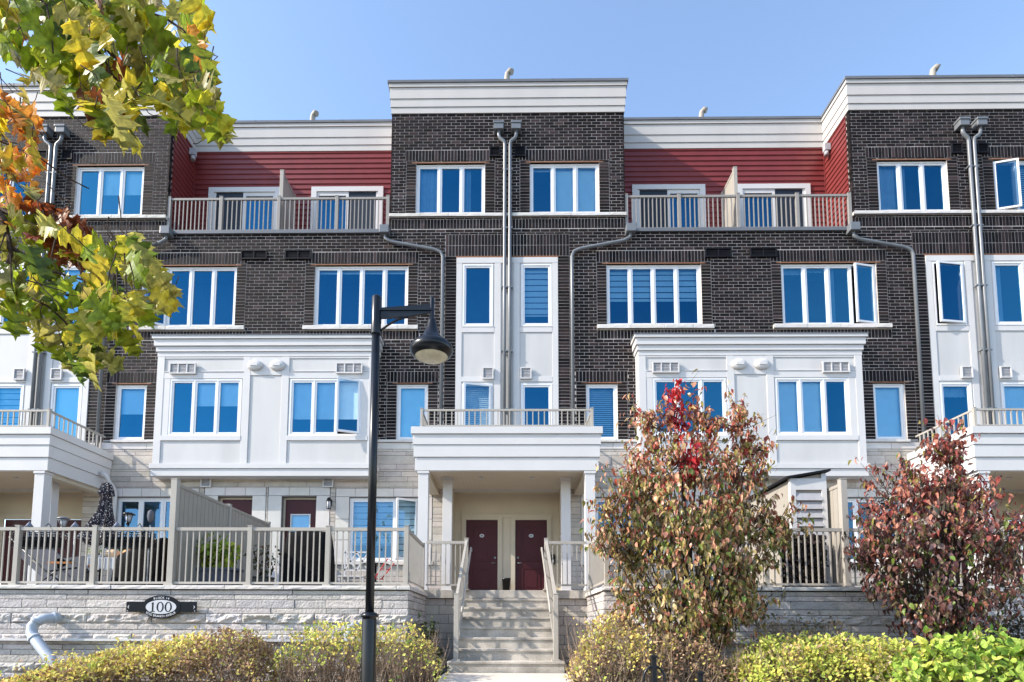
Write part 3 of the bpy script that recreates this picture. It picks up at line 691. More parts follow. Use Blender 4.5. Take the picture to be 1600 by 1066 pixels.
# ---- terrace doors
for k, s_, a, b, z0, z1 in GD:
    d = MB(); y = .15; d.box(a, a+.05, y-.02, y+.08, z0, z1); d.box(b-.05, b, y-.02, y+.08, z0, z1); d.box(a+.05, b-.05, y-.02, y+.08, z1-.05, z1)
    fo_ = d.build('door_frame', 'cream', row); q = MB(); u, v = a+.05, b-.05
    q.box(u, u+.14, y, y+.05, z0+.02, z1-.05); q.box(v-.14, v, y, y+.05, z0+.02, z1-.05); q.box(u+.14, v-.14, y, y+.05, 3.02, z1-.05); q.box(u+.14, v-.14, y, y+.05, z0+.02, 1.0)
    do = q.build('terrace_door', 'burgundy', row); t_ = MB(); u += .14; v -= .14
    for r in ((u, u+.035, 1.0, 3.02), (v-.035, v, 1.0, 3.02), (u+.035, v-.035, 1.0, 1.035), (u+.035, v-.035, 2.985, 3.02)): t_.box(r[0], r[1], y-.012, y+.03, r[2], r[3])
    t_.build('glazing_frame', 'trim', do); gq = MB(); gq.quad((u+.03, y+.01, 1.03), (v-.03, y+.01, 1.03), (v-.03, y+.01, 2.99), (u+.03, y+.01, 2.99)); gq.build('pane', 'glass2', do)
    bb = MB(); bb.box(u, v, y+.06, y+.07, 1.0, 3.02); bb.build('blind', 'blind', do)
    hq = MB(); hq.tube([(a+.12, y, 1.75), (a+.12, y-.06, 1.75), (a+.22, y-.06, 1.75)], .012, 8); hq.build('handle', 'pipe', do)

# ------------------------------------------------------------------ stone terrace walls
YT = -4.72
def terrace(sg):
    side = 'left' if sg < 0 else 'right'
    xi, xo = sg*1.75, sg*10.98
    x0, x1 = sorted((xi, xo))
    root = empty('terrace_wall', ((x0+x1)/2, YT, -1.1), 'long pale rock faced stone retaining wall carrying the round black address sign' if sg < 0 else 'pale stone retaining wall half hidden behind the two reddish bushes', 'retaining wall', 'stone terrace walls')
    st = MB(); z = -1.2; rows = []
    hs = [.16, .12, .10, .18, .13, .10, .09, .19, .08, .11, .18, .10, .15, .09, .13, .10]
    i = 0
    while z < .655:
        h = hs[i % len(hs)]; h = min(h, .66-z)
        if .66-z-h < .05: h = .66-z
        low = False
        rough = .065 if h > .17 else .006
        for fr, u0, u1 in ((lambda u, d, zz: (u, YT-d-(.035 if low else 0), zz), x0, x1), (lambda u, d, zz: (xi-sg*d, u, zz), YT, -2.5)):
            x = u0
            while x < u1-.01:
                l = rnd.uniform(.4, 1.35)
                if u1-x-l < .25: l = u1-x
                rock_face(st, fr, x, x+l, z, z+h, rough, stone_tone(.15)); x += l
        z += h; i += 1
    st.build('stone_courses', 'ledge', root)
    bk = MB(); bk.box(x0+.02, x1-.02, YT+.02, 0, -1.3, .60); bk.build('wall_core', 'joint', root)
    le = MB(); le.box(x0, x1, YT-.12, YT, -.255, -.215); le.build('ledge_strip', 'trim', root)  # stone ledge; the sunlight on its top is put into the white colour
    cpg = MB()
    x = x0-.04
    while x < x1+.03:
        l = min(rnd.uniform(.8, 1.2), x1+.04-x); rock_face(cpg, lambda u, d, zz: (u, YT-.055-d*.6, zz), x, x+l, .672, .745, .02, stone_tone(.06), .008); cpg.box(x+.004, x+l-.004, YT-.05, YT+.30, .676, .745, (1.02, 1, .97)); x += l
    a, b = sorted((xi-sg*.05, xi+sg*.28)); cpg.box(a, b, YT+.31, -2.5, .672, .745, (1.03, 1, .96)); cpg.build('coping', 'smooth', root)
    fl_ = MB(); fl_.box(x0+.1, x1-.1, YT+.3, -.02, .66, .715); fl_.build('terrace_floor', 'paver', root)
    return root
tl = terrace(-1); tr_ = terrace(1)
def drain(pts, root, r=.10):
    m_ = MB().tube(pts, r, 16)
    for i in ((1, 3, 6) if len(pts) > 7 else (1,)): a, b = Vector(pts[i]), Vector(pts[i+1]); d = (b-a).normalized(); m_.tube([a-d*.03, a+d*.03], r*1.12, 16)
    m_.build('drain_pipe', 'pvc', root)
drain([(-8.02, -4.6, .14), (-8.03, -4.84, .15), (-8.09, -4.95, .14), (-8.19, -5.02, .09), (-8.24, -5.05, .0), (-8.22, -5.08, -.11), (-8.12, -5.13, -.21), (-7.72, -5.28, -.53), (-7.3, -5.42, -.88)], tl, .088)
drain([(-2.63, -4.6, .0), (-2.66, -4.86, .03), (-2.72, -4.95, -.02), (-2.74, -4.99, -.12), (-2.74, -5.02, -.9)], tl, .075)
drain([(2.45, -4.6, .05), (2.45, -4.9, .08), (2.45, -5.0, 0), (2.45, -5.05, -.6)], tr_, .085)

# ------------------------------------------------------------------ entry stairs and handrails
sr = empty('entry_stairs', (0, -3.9, -.76), 'weathered concrete stairs of eight steps up to the twin burgundy doors', 'stairs')
cs = MB(); RISE = .196; TR = .36
for i in range(1, 8):
    zt = .812-RISE*i; y = -2.6-TR*i; wdt = .93 if i < 7 else 1.0
    y1 = -2.6; cs.box(-wdt, wdt, y, y+TR+.001 if i > 0 else y1, -.95, zt-.001*i)
    cs.box(-wdt-.0, wdt, y-.025, y+.0, zt-.05, zt-.001*i)
cs.box(-.93, .93, -2.625, -2.601, .64, .811)
cs.build('steps', 'concrete', sr, .008)
def panel_rail(root, a, b, zb, zt, n, slope=0, bal=.011, rail=(.06, .05), m='rail'):
    """one railing bay between points a and b: top rail, bottom rail and balusters as one mesh"""
    m_ = MB(); a = Vector((a[0], a[1], 0)); b = Vector((b[0], b[1], 0)); 
    za, zb2 = (zb, zt)
    m_.bar((a.x, a.y, zt), (b.x, b.y, zt+slope), *rail); m_.bar((a.x, a.y, zb), (b.x, b.y, zb+slope), rail[0]*.65, rail[1]*.8)
    for i in range(1, n+1):
        t = i/(n+1); q = a.lerp(b, t); m_.box(q.x-bal, q.x+bal, q.y-bal, q.y+bal, zb+slope*t, zt+slope*t-.005)
    return m_.build('railing_panel', m, root)
def post(root, x, y, z0, z1, h=.042, base=True, m='rail'):
    m_ = MB(); m_.box(x-h, x+h, y-h, y+h, z0, z1-.015); m_.box(x-h-.006, x+h+.006, y-h-.006, y+h+.006, z1-.015, z1)
    if base: m_.box(x-h-.03, x+h+.03, y-h-.03, y+h+.03, z0, z0+.035)
    return m_.build('post', m, root, .003)
for s_ in (-1, 1):
    root = empty('stair_railing', (s_*.86, -3.9, .5), 'sloping taupe railing up the left edge of the concrete stairs' if s_ < 0 else 'sloping taupe railing up the right edge of the concrete stairs', 'railing', 'railings beside the entry stairs')
    post(root, s_*.86, -2.70, .80, 1.93); post(root, s_*.86, -5.0, -.57, .60)
    m_ = MB(); A = Vector((s_*.86, -2.70, 1.86)); B = Vector((s_*.86, -5.0, .52))
    m_.bar(A, B, .06, .05); m_.bar(A-Vector((0, 0, .92)), B-Vector((0, 0, .92)), .04, .04)
    for i in range(1, 18): q = A.lerp(B, i/18); m_.box(q.x-.011, q.x+.011, q.y-.011, q.y+.011, q.z-.92, q.z)
    m_.build('railing_panel', 'rail', root)
    gr = MB(); o_ = Vector((-s_*.10, 0, -.14)); gr.tube([A+o_+Vector((0, .12, -.05)), A+o_, B+o_, B+o_+Vector((0, -.1, -.12))], .02, 10)
    for t in (.15, .5, .85): q = A.lerp(B, t); gr.tube([q+Vector((0, 0, -.25)), q+o_], .01, 6)
    gr.build('grab_rail', 'rail', root)
    root = empty('landing_railing', (s_*1.3, -2.52, .81), 'short taupe railing on the porch landing between the left column and the stairs' if s_ < 0 else 'short taupe railing on the porch landing between the stairs and the right column', 'railing', 'landing railings')
    panel_rail(root, (s_*.90, -2.52), (s_*1.75, -2.52), .93, 1.86, 7)
    root = empty('terrace_side_railing', (s_*1.80, -3.6, .745), 'side railing of the left terrace running back beside the stairs' if s_ < 0 else 'sunlit side railing of the right terrace running back beside the stairs', 'railing', 'side railings of the terraces')
    panel_rail(root, (s_*1.82, -4.55), (s_*1.82, -2.6), .86, 1.79, 17); post(root, s_*1.82, -2.58, .745, 1.84)
    # front railing of the terrace
    root = empty('terrace_railing', (s_*6.3, -4.6, .745), 'taupe metal railing along the front of the left patio terrace' if s_ < 0 else 'taupe metal railing on the right terrace wall behind the reddish bushes', 'railing', 'front railings of the terraces')
    px_ = [1.82+1.434*i for i in range(7)]
    for i, x in enumerate(px_):
        if i != 3: post(root, s_*x, -4.6, .745, 1.855, .042)
        if i: panel_rail(root, (s_*(px_[i-1]+.045), -4.6), (s_*(x-.045), -4.6), .80, 1.79, 11)
    # privacy screen
    x = s_*(px_[3]); root = empty('privacy_screen', (x, -2.5, .745), 'tall taupe privacy screen of ribbed panels dividing the left terrace' if s_ < 0 else 'tall taupe privacy screen behind the louvred locker on the right terrace', 'privacy screen', 'privacy screens dividing the terraces')
    for y in (-4.6, -2.55, -.45): post(root, x, y, .745, 2.73 if y < -4 else 2.70, .055 if y < -4 else .045)
    for ya, yb in ((-4.54, -2.60), (-2.50, -.50)):
        m_ = MB(); n = 26
        for i in range(n): u = ya+(yb-ya)*i/n; m_.box(x-.014-(.006 if i % 2 else 0), x+.014+(.006 if i % 2 else 0), u, u+(yb-ya)/n, .84, 2.60)
        m_.box(x-.03, x+.03, ya, yb, 2.60, 2.66); m_.box(x-.03, x+.03, ya, yb, .78, .84); m_.build('screen_panel', 'screen', root)
# railings on the porch roofs
for k, lab in ((-1, 'low taupe railing on the roof of the left porch'), (0, 'low taupe railing on the roof of the centre porch'), (1, 'low taupe railing on the roof of the right porch')):
    c = k*L; root = empty('porch_roof_railing', (c, -1.98, 4.6), lab, 'railing', 'railings on the porch roofs')
    for x in (-1.98, 1.98): post(root, c+x, -1.98, 4.60, 5.10, .03, False); panel_rail(root, (c+x, -1.95), (c+x, -.1), 4.68, 5.05, 12, rail=(.045, .035), bal=.012)
    panel_rail(root, (c-1.95, -1.98), (c+1.95, -1.98), 4.68, 5.05, 28, rail=(.045, .035), bal=.012)
for h in bays:
    c = h*L; hw = L/2-TB; root = empty('roof_terrace_railing', (c, .06, 10.93), 'taupe railing along the left roof terrace under red siding' if h < 0 else 'taupe railing along the right roof terrace under red siding', 'railing', 'railings of the roof terraces')
    pp = [-hw+.05, -1.62, 0, 1.62, hw-.08]
    for i, x in enumerate(pp):
        post(root, c+x, .06, 10.92, 11.99, .045, False, 'shadedrail')
        if i: panel_rail(root, (c+pp[i-1]+.05, .06), (c+x-.05, .06), 10.99, 11.92, 11, bal=.013, m='shadedrail')
    root = empty('roof_terrace_divider', (c, .5, 10.93), 'pale divider screen between the two left roof terraces' if h < 0 else 'pale divider screen between the two right roof terraces', 'privacy screen', 'dividers of the roof terraces')
    post(root, c-.0, .20, 10.85, 12.88, .05, False); post(root, c, 1.1, 10.85, 12.86, .04, False); m_ = MB()
    for i in range(10): m_.box(c-.016-(.005 if i % 2 else 0), c+.016+(.005 if i % 2 else 0), .25+.081*i, .25+.081*(i+1), 10.9, 12.78)
    m_.box(c-.03, c+.03, .25, 1.06, 12.78, 12.84); m_.build('screen_panel', 'rail', root)

# ------------------------------------------------------------------ address sign
sg_ = empty('address_sign', (-6.14, -4.80, .35), 'black oval address sign with white centre reading 100 on the stone wall', 'sign')
YS = -4.815; b = MB(); n = 48
top = [(.345*math.cos(2*math.pi*i/n), .207*math.sin(2*math.pi*i/n)) for i in range(n)]
b.prism([(-6.14+x, YS+.02, .352+z) for x, z in top], (0, -.025, 0)); b.box(-6.14-.63, -6.14+.63, YS+.0, YS+.018, .26, .445); b.build('backboard', 'signblack', sg_)
o_ = MB(); o_.prism([(-6.14+.285*.98*math.cos(2*math.pi*i/n)*.98, YS-.006, .352+.125*math.sin(2*math.pi*i/n)) for i in range(n)], (0, -.004, 0)); o_.build('oval_plate', 'signwhite', sg_)
dg = MB()
def ring(cx, cz, rx, rz, ix, iz, m=28):
    n0 = len(dg.v)
    for i in range(m):
        t = 2*math.pi*i/m; dg.v.append((cx+rx*math.cos(t), YS-.0125, cz+rz*math.sin(t))); dg.v.append((cx+ix*math.cos(t), YS-.0125, cz+iz*math.sin(t)))
    for i in range(m): j = (i+1) % m; dg.f.append((n0+2*i, n0+2*j, n0+2*j+1, n0+2*i+1))
ring(-6.155, .352, .064, .090, .038, .078); ring(-6.010, .352, .064, .090, .038, .078)
for r in ((-6.301, -6.275, .272, .43), (-6.326, -6.250, .264, .276)): dg.quad((r[0], YS-.0125, r[2]), (r[1], YS-.0125, r[2]), (r[1], YS-.0125, r[3]), (r[0], YS-.0125, r[3]))
dg.poly([(-6.318, YS-.0125, .41), (-6.296, YS-.0125, .405), (-6.279, YS-.0125, .437), (-6.285, YS-.0125, .437)]); dg.build('number', 'signblack', sg_)
def glyph_mesh(mb, ch, size, mtx):
    cu = bpy.data.curves.new('glyph', 'FONT'); cu.body = ch; cu.size = size; cu.align_x = 'CENTER'; cu.align_y = 'CENTER'; cu.offset = .0012
    ob = bpy.data.objects.new('glyph', cu); COL.objects.link(ob); dg_ = bpy.context.evaluated_depsgraph_get(); me = bpy.data.meshes.new_from_object(ob.evaluated_get(dg_))
    n0 = len(mb.v); mb.v += [tuple(mtx @ v.co) for v in me.vertices]; mb.f += [tuple(n0+i for i in p.vertices) for p in me.polygons]
    bpy.data.objects.remove(ob); bpy.data.meshes.remove(me); bpy.data.curves.remove(cu)
wr = MB()
def arc_text(txt, rx, rz, t0, t1, flip):
    wd = {'I': .5, ' ': .6, '1': .7, 'M': 1.2, 'W': 1.3}; ws = [wd.get(c, 1) for c in txt]; tot = sum(ws); acc = 0
    for c, w_ in zip(txt, ws):
        t = t0+(t1-t0)*(acc+w_/2)/tot; acc += w_
        if c == ' ': continue
        x, z = rx*math.cos(t), rz*math.sin(t); tx, tz = -rx*math.sin(t), rz*math.cos(t)
        if not flip: tx, tz = -tx, -tz
        glyph_mesh(wr, c, .052, Matrix.Translation((-6.14+x, YS-.0085, .352+z)) @ Matrix.Rotation(-math.atan2(tz, tx), 4, 'Y') @ Matrix.Rotation(R(90), 4, 'X'))
arc_text('BLOCK 14', .31, .162, R(118), R(62), False); arc_text('LONG BRANCH AVENUE', .315, .166, R(214), R(326), True); wr.build('lettering', 'signwhite', sg_)
ar = MB()
for s_ in (-1, 1):
    x = -6.14+s_*.605; ar.poly([(x, YS-.003, .35), (x-s_*.028, YS-.003, .39), (x-s_*.018, YS-.003, .35), (x-s_*.028, YS-.003, .31)]); ar.lathe([(.009, 0), (.009, .004)], (0, 0, 0), 8, Matrix.Translation((x, YS-.0005, .282)) @ Matrix.Rotation(R(90), 4, 'X'))
ar.build('arrow_marks', 'signwhite', sg_)

# ------------------------------------------------------------------ street lamp
lp = empty('street_lamp', (-1.80, -7.4, -1.35), 'black street lamp with bell shaped hood on a bracket arm in front of the row', 'street lamp')
PX, PY = -1.80, -7.4
MB().tube([(PX, PY, .1), (PX, PY, 4.55)], [.058, .055], 18).lathe([(.062, 4.50), (.062, 4.56), (.04, 4.58)], (PX, PY, 0), 18).build('pole', 'black', lp)
MB().lathe([(.16, -1.45), (.16, -1.40), (.105, -1.30), (.096, -1.0), (.096, .10), (.088, .13), (.115, .135), (.115, .165), (.10, .19), (.062, .205)], (PX, PY, 0), 20).build('base_sleeve', 'black', lp)
am = MB(); am.prism([(PX+.05, PY-.02, 4.40), (PX+.75, PY-.02, 4.45), (PX+.75, PY-.02, 4.33), (PX+.42, PY-.02, 4.27), (PX+.05, PY-.02, 4.25)], (0, .04, 0)); am.box(PX+.05, PX+.78, PY-.035, PY+.035, 4.355, 4.385)
am.lathe([(.066, 4.02), (.068, 4.03), (.068, 4.55), (.06, 4.565)], (PX, PY, 0), 18)
pr = [(PX+.05+.40*t, 4.07+.20*math.sin(t*1.57)) for t in [i/8 for i in range(9)]]; am.tube([(x, PY, z) for x, z in pr], .016, 8); am.build('bracket_arm', 'black', lp)
HX = PX+.77
MB().lathe([(.0, 4.565), (.02, 4.56), (.032, 4.53), (.032, 4.26), (.05, 4.245), (.058, 4.20), (.082, 4.10), (.115, 4.015), (.155, 3.95), (.18, 3.928), (.185, 3.915), (.24, 3.892), (.282, 3.853), (.298, 3.81), (.294, 3.775), (.268, 3.735), (.243, 3.715), (.226, 3.70)], (HX, PY, 0), 36, cap=False).build('lamp_hood', 'black', lp)
MB().lathe([(.228, 3.708), (.20, 3.688), (.12, 3.675), (.0, 3.67)], (HX, PY, 0), 32, cap=False).build('lamp_lens', 'lens', lp)

# ------------------------------------------------------------------ ornamental iron posts in the front bed
for i, (x, y, zt, lab) in enumerate(((1.78, -8, -.33, 'black iron post with a curved hoop on each side in the front hedge'), (2.33, -8, -.52, 'lower plain black iron post at the front edge of the hedge'))):
    root = empty('iron_post', (x, y, -1.4), lab, 'post', 'iron posts in the front bed')
    m_ = MB(); m_.box(x-.028, x+.028, y-.028, y+.028, -1.45, zt-.02); m_.box(x-.04, x+.04, y-.04, y+.04, zt-.02, zt+.01); m_.lathe([(.03, zt+.01), (.012, zt+.02)], (x, y, 0), 10); m_.build('shaft', 'black', root, .004)
    if i == 0:
        hq = MB(); pts = [(x+.13*math.cos(t), y, -.62+.17*math.sin(t)) for t in [math.pi*k/14 for k in range(15)]]; hq.tube([(x+.13, y, -1.4)]+pts+[(x-.13, y, -1.4)], .016, 8); hq.build('hoop', 'black', root)

# ------------------------------------------------------------------ foliage tools
npr = np.random.default_rng(11)
def frames(d, nrm):
    """rotation matrices with columns (side, d, normal)"""
    d = d/np.linalg.norm(d, axis=1, keepdims=True); nrm = nrm-(nrm*d).sum(1, keepdims=True)*d; nrm /= np.linalg.norm(nrm, axis=1, keepdims=True)+1e-9
    return np.stack([np.cross(d, nrm), d, nrm], axis=2)
def leaves(mb, P, D, N, S, C, tpl, faces, curl=.0):
    """append leaves: positions P, axis D, normals N, sizes S, colours C; tpl (m,3) template with length along y"""
    F = frames(D, N); T = np.asarray(tpl)
    q = np.einsum('nij,mj->nmi', F, T)*S[:, None, None]+P[:, None, :]
    n0 = len(mb.v); m_ = len(T); mb.v += [tuple(a) for a in q.reshape(-1, 3)]
    for i in range(len(P)):
        o = n0+i*m_; mb.f += [tuple(o+k for k in f) for f in faces]
    if mb.t is None: mb.t = [(1, 1, 1)]*n0
    mb.t += [tuple(c) for c in np.repeat(C, m_, axis=0)]
# oak leaf outline: pointed lobes either side of a midrib (half outline mirrored), folded and drooping
half = [(.0, 0), (.02, .10), (.10, .13), (.24, .16), (.21, .22), (.27, .29), (.15, .30), (.09, .33), (.13, .38), (.26, .43), (.31, .50), (.43, .58), (.32, .585), (.27, .63), (.15, .575), (.10, .60), (.14, .66), (.24, .74), (.24, .80), (.32, .88), (.20, .84), (.10, .80), (.09, .86), (.10, .93), (.05, .92), (.0, 1.02)]
def oak_tpl(fold, droop):
    v = []; f = []
    mids = [(0, y) for x, y in half]
    for x, y in mids: v.append((0, y, -droop*y*y))
    for sgn in (-1, 1):
        for x, y in half: v.append((sgn*x, y, fold*abs(x)-droop*y*y+.03*math.sin(9*y+x*7)))
    k = len(half)
    for i in range(k-1):
        f.append((i, k+i, k+i+1, i+1)); f.append((i, i+1, 2*k+i+1, 2*k+i))
    return v, f
def ovate(wd=.30, fold=.15, droop=.25):
    v = [(0, 0, 0), (0, .35, -droop*.1), (0, .7, -droop*.45), (0, 1, -droop)]
    for sgn in (-1, 1): v += [(sgn*wd*.8, .2, fold*wd*.8), (sgn*wd, .45, fold*wd-droop*.2), (sgn*wd*.55, .78, fold*wd*.5-droop*.6)]
    f = [(0, 1, 5, 4), (1, 2, 6, 5), (2, 3, 6), (0, 7, 8, 1), (1, 8, 9, 2), (2, 9, 3)]
    return v, f
def rnd_dir(n, base, spread): d = np.asarray(base)[None, :]+npr.normal(0, spread, (n, 3)); return d
def pick(cols, wts, n, jit=.15):
    c = np.array(cols)[npr.choice(len(cols), n, p=np.array(wts)/sum(wts))]; return np.clip(c*npr.uniform(1-jit*2, 1+jit*2, (n, 1))*npr.uniform(1-jit*.5, 1+jit*.5, (n, 3)), 0, 1)
def in_poly(px, pz, poly):
    c = np.zeros(len(px), bool); j = len(poly)-1
    for i in range(len(poly)):
        xi, zi = poly[i]; xj, zj = poly[j]; t = ((zi > pz) != (zj > pz)) & (px < (xj-xi)*(pz-zi)/(zj-zi+1e-12)+xi); c ^= t; j = i
    return c

# ------------------------------------------------------------------ oak tree reaching in at the upper left
oak = empty('oak_tree', (-4.3, -12.5, -1.45), 'oak tree with lobed green and orange autumn leaves reaching in at the upper left', 'tree')
tk = MB(); tk.tube([(-4.3, -12.5, -1.55), (-4.27, -12.5, -.6), (-4.22, -12.52, .6), (-4.25, -12.48, 2.0), (-4.2, -12.5, 3.4), (-4.1, -12.45, 5.0), (-4.15, -12.5, 6.5)], [.20, .16, .14, .125, .10, .06, .02], 14); tk.build('trunk', 'bark', oak)
brs = [[(-4.22, -12.5, 2.2), (-3.4, -12.6, 3.0), (-2.75, -12.6, 3.15), (-2.35, -12.6, 3.02), (-1.95, -12.62, 2.885), (-1.88, -12.6, 2.69), (-1.68, -12.58, 2.5), (-1.44, -12.6, 2.276)],
       [(-4.23, -12.5, 1.2), (-3.2, -12.55, 1.95), (-2.6, -12.6, 1.98), (-2.26, -12.6, 1.85), (-2.205, -12.6, 1.70), (-2.04, -12.6, 1.58), (-1.66, -12.55, 1.46)],
       [(-2.205, -12.6, 1.72), (-2.16, -12.62, 1.5), (-1.95, -12.65, 1.36), (-1.80, -12.6, 1.17)], [(-1.95, -12.62, 2.885), (-1.86, -12.6, 2.63), (-1.80, -12.55, 2.53), (-1.6, -12.5, 2.576)],
       [(-3.4, -12.6, 3.0), (-2.9, -12.5, 2.5), (-2.4, -12.4, 2.35), (-2.1, -12.3, 2.2)], [(-2.75, -12.6, 3.15), (-2.3, -12.7, 2.95), (-2.0, -12.75, 2.7), (-1.9, -12.8, 2.4)], [(-1.95, -12.62, 2.885), (-1.65, -12.7, 2.75), (-1.42, -12.7, 2.62), (-1.32, -12.7, 2.45)],
       [(-2.26, -12.6, 1.85), (-1.98, -12.5, 1.74), (-1.74, -12.45, 1.66), (-1.52, -12.45, 1.5)], [(-2.04, -12.6, 1.58), (-1.9, -12.7, 1.42), (-1.72, -12.75, 1.33)]]
bm = MB()
def wig(pts):
    out = []
    for a, b in zip(pts, pts[1:]):
        for t in (0, .33, .66): q = Vector(a).lerp(Vector(b), t); out.append(q+Vector((rnd.uniform(-.012, .012), rnd.uniform(-.012, .012), rnd.uniform(-.012, .012))))
    return out+[Vector(pts[-1])]
for i, bpts in enumerate(brs):
    w_ = wig(bpts); n = len(w_); r0 = .045 if i < 2 else .008; bm.tube(w_, [r0*(1-t/(n-1))**1.6+.003 for t in range(n)], 7)
bm.build('branches', 'bark', oak)
lm = MB(); pet = MB()
polyA = [(-2.5, 3.1), (-1.445, 2.95), (-1.362, 2.685), (-1.338, 2.494), (-1.237, 2.336), (-1.295, 2.20), (-1.619, 2.277), (-1.732, 2.2), (-1.90, 2.30), (-2.131, 2.47), (-2.266, 2.66), (-2.5, 2.7)]
polyB = [(-2.50, 2.5), (-2.185, 2.408), (-2.082, 2.203), (-2.11, 2.0), (-2.16, 1.87), (-2.5, 1.75)]
polyC = [(-2.5, 1.9), (-2.086, 1.85), (-1.905, 1.728), (-1.589, 1.726), (-1.47, 1.56), (-1.45, 1.43), (-1.578, 1.30), (-1.726, 1.18), (-1.775, 1.08), (-1.888, 1.06), (-2.055, 1.24), (-2.104, 1.34), (-2.5, 1.38)]
polyD = [(-2.10, 1.88), (-1.88, 1.80), (-1.88, 1.64), (-2.04, 1.66)]
GREEN, YEL, OLIVE, ORG, BRN, DKG = (.27, .34, .025), (.62, .53, .05), (.38, .34, .085), (.75, .30, .05), (.24, .07, .025), (.12, .18, .03)
def oak_fill(poly, n, cols, wts, size, ymid, yr, axis=(.45, -.05, -.75)):
    xs_ = [p[0] for p in poly]; zs_ = [p[1] for p in poly]; px = npr.uniform(min(xs_), max(xs_), n*6); pz = npr.uniform(min(zs_), max(zs_), n*6)
    ok = in_poly(px, pz, poly); px, pz = px[ok][:n], pz[ok][:n]; n = len(px)
    py = npr.uniform(ymid-yr, ymid+yr, n); k = (py+15)/2.4; Pp = np.c_[px*k, py, pz*k]
    S = npr.uniform(size*.7, size*1.2, n); Dd = rnd_dir(n, axis, .45); Nn = rnd_dir(n, (-.35, -.75, .45), .5); Pp -= Dd/np.linalg.norm(Dd, axis=1, keepdims=True)*S[:, None]*.5
    C = pick(cols, wts, n); ids = npr.integers(0, 4, n); U = Dd/np.linalg.norm(Dd, axis=1, keepdims=True)
    for p_, u_, s2 in zip(Pp, U, S):
        b0 = p_-u_*s2*.28+np.array([0, 0, .015]); pet.tube([p_+u_*s2*.05, p_-u_*s2*.12, b0], [.0012, .0016, .002], 4, False)
        if rnd.random() < .35: pet.tube([b0, b0+np.array([rnd.uniform(-.12, .02), rnd.uniform(-.05, .05), rnd.uniform(.02, .12)])], [.002, .003], 4, False)
    for q, (fo_, dr_) in enumerate(((.25, .2), (.5, .35), (-.15, .1), (.1, .5))):
        s_ = ids == q; v, f = oak_tpl(fo_, dr_); leaves(lm, Pp[s_], Dd[s_], Nn[s_], S[s_], C[s_], v, f)
oak_fill(polyA, 215, (GREEN, YEL, OLIVE, ORG, DKG, BRN), (4.5, 2.6, 3, .35, 1.4, .15), .185, -12.6, .32)
oak_fill([(-1.9, 2.55), (-1.70, 2.58), (-1.72, 2.2), (-1.86, 2.22)], 9, (BRN, ORG), (2, 1), .11, -12.65, .15)
oak_fill(polyB, 105, (ORG, YEL, OLIVE, BRN), (5, 3.5, 1.2, .6), .13, -12.4, .25)
oak_fill(polyC, 180, (GREEN, YEL, OLIVE, DKG, ORG), (4.5, 2.6, 2, 1.3, .2), .155, -12.6, .28)
oak_fill(polyD, 26, (BRN, (.28, .07, .03)), (2, 1), .16, -12.55, .1)
oak_fill([(-2.6, 3.5), (-3.6, 3.8), (-4.8, 3.4), (-4.8, 2.8), (-3.6, 2.7), (-2.7, 2.9)], 90, (GREEN, YEL, OLIVE, ORG), (4, 2, 2, 1), .17, -11.6, .5)
lm.build('foliage', 'leaf', oak); pet.build('leaf_stalks', 'bark', oak)

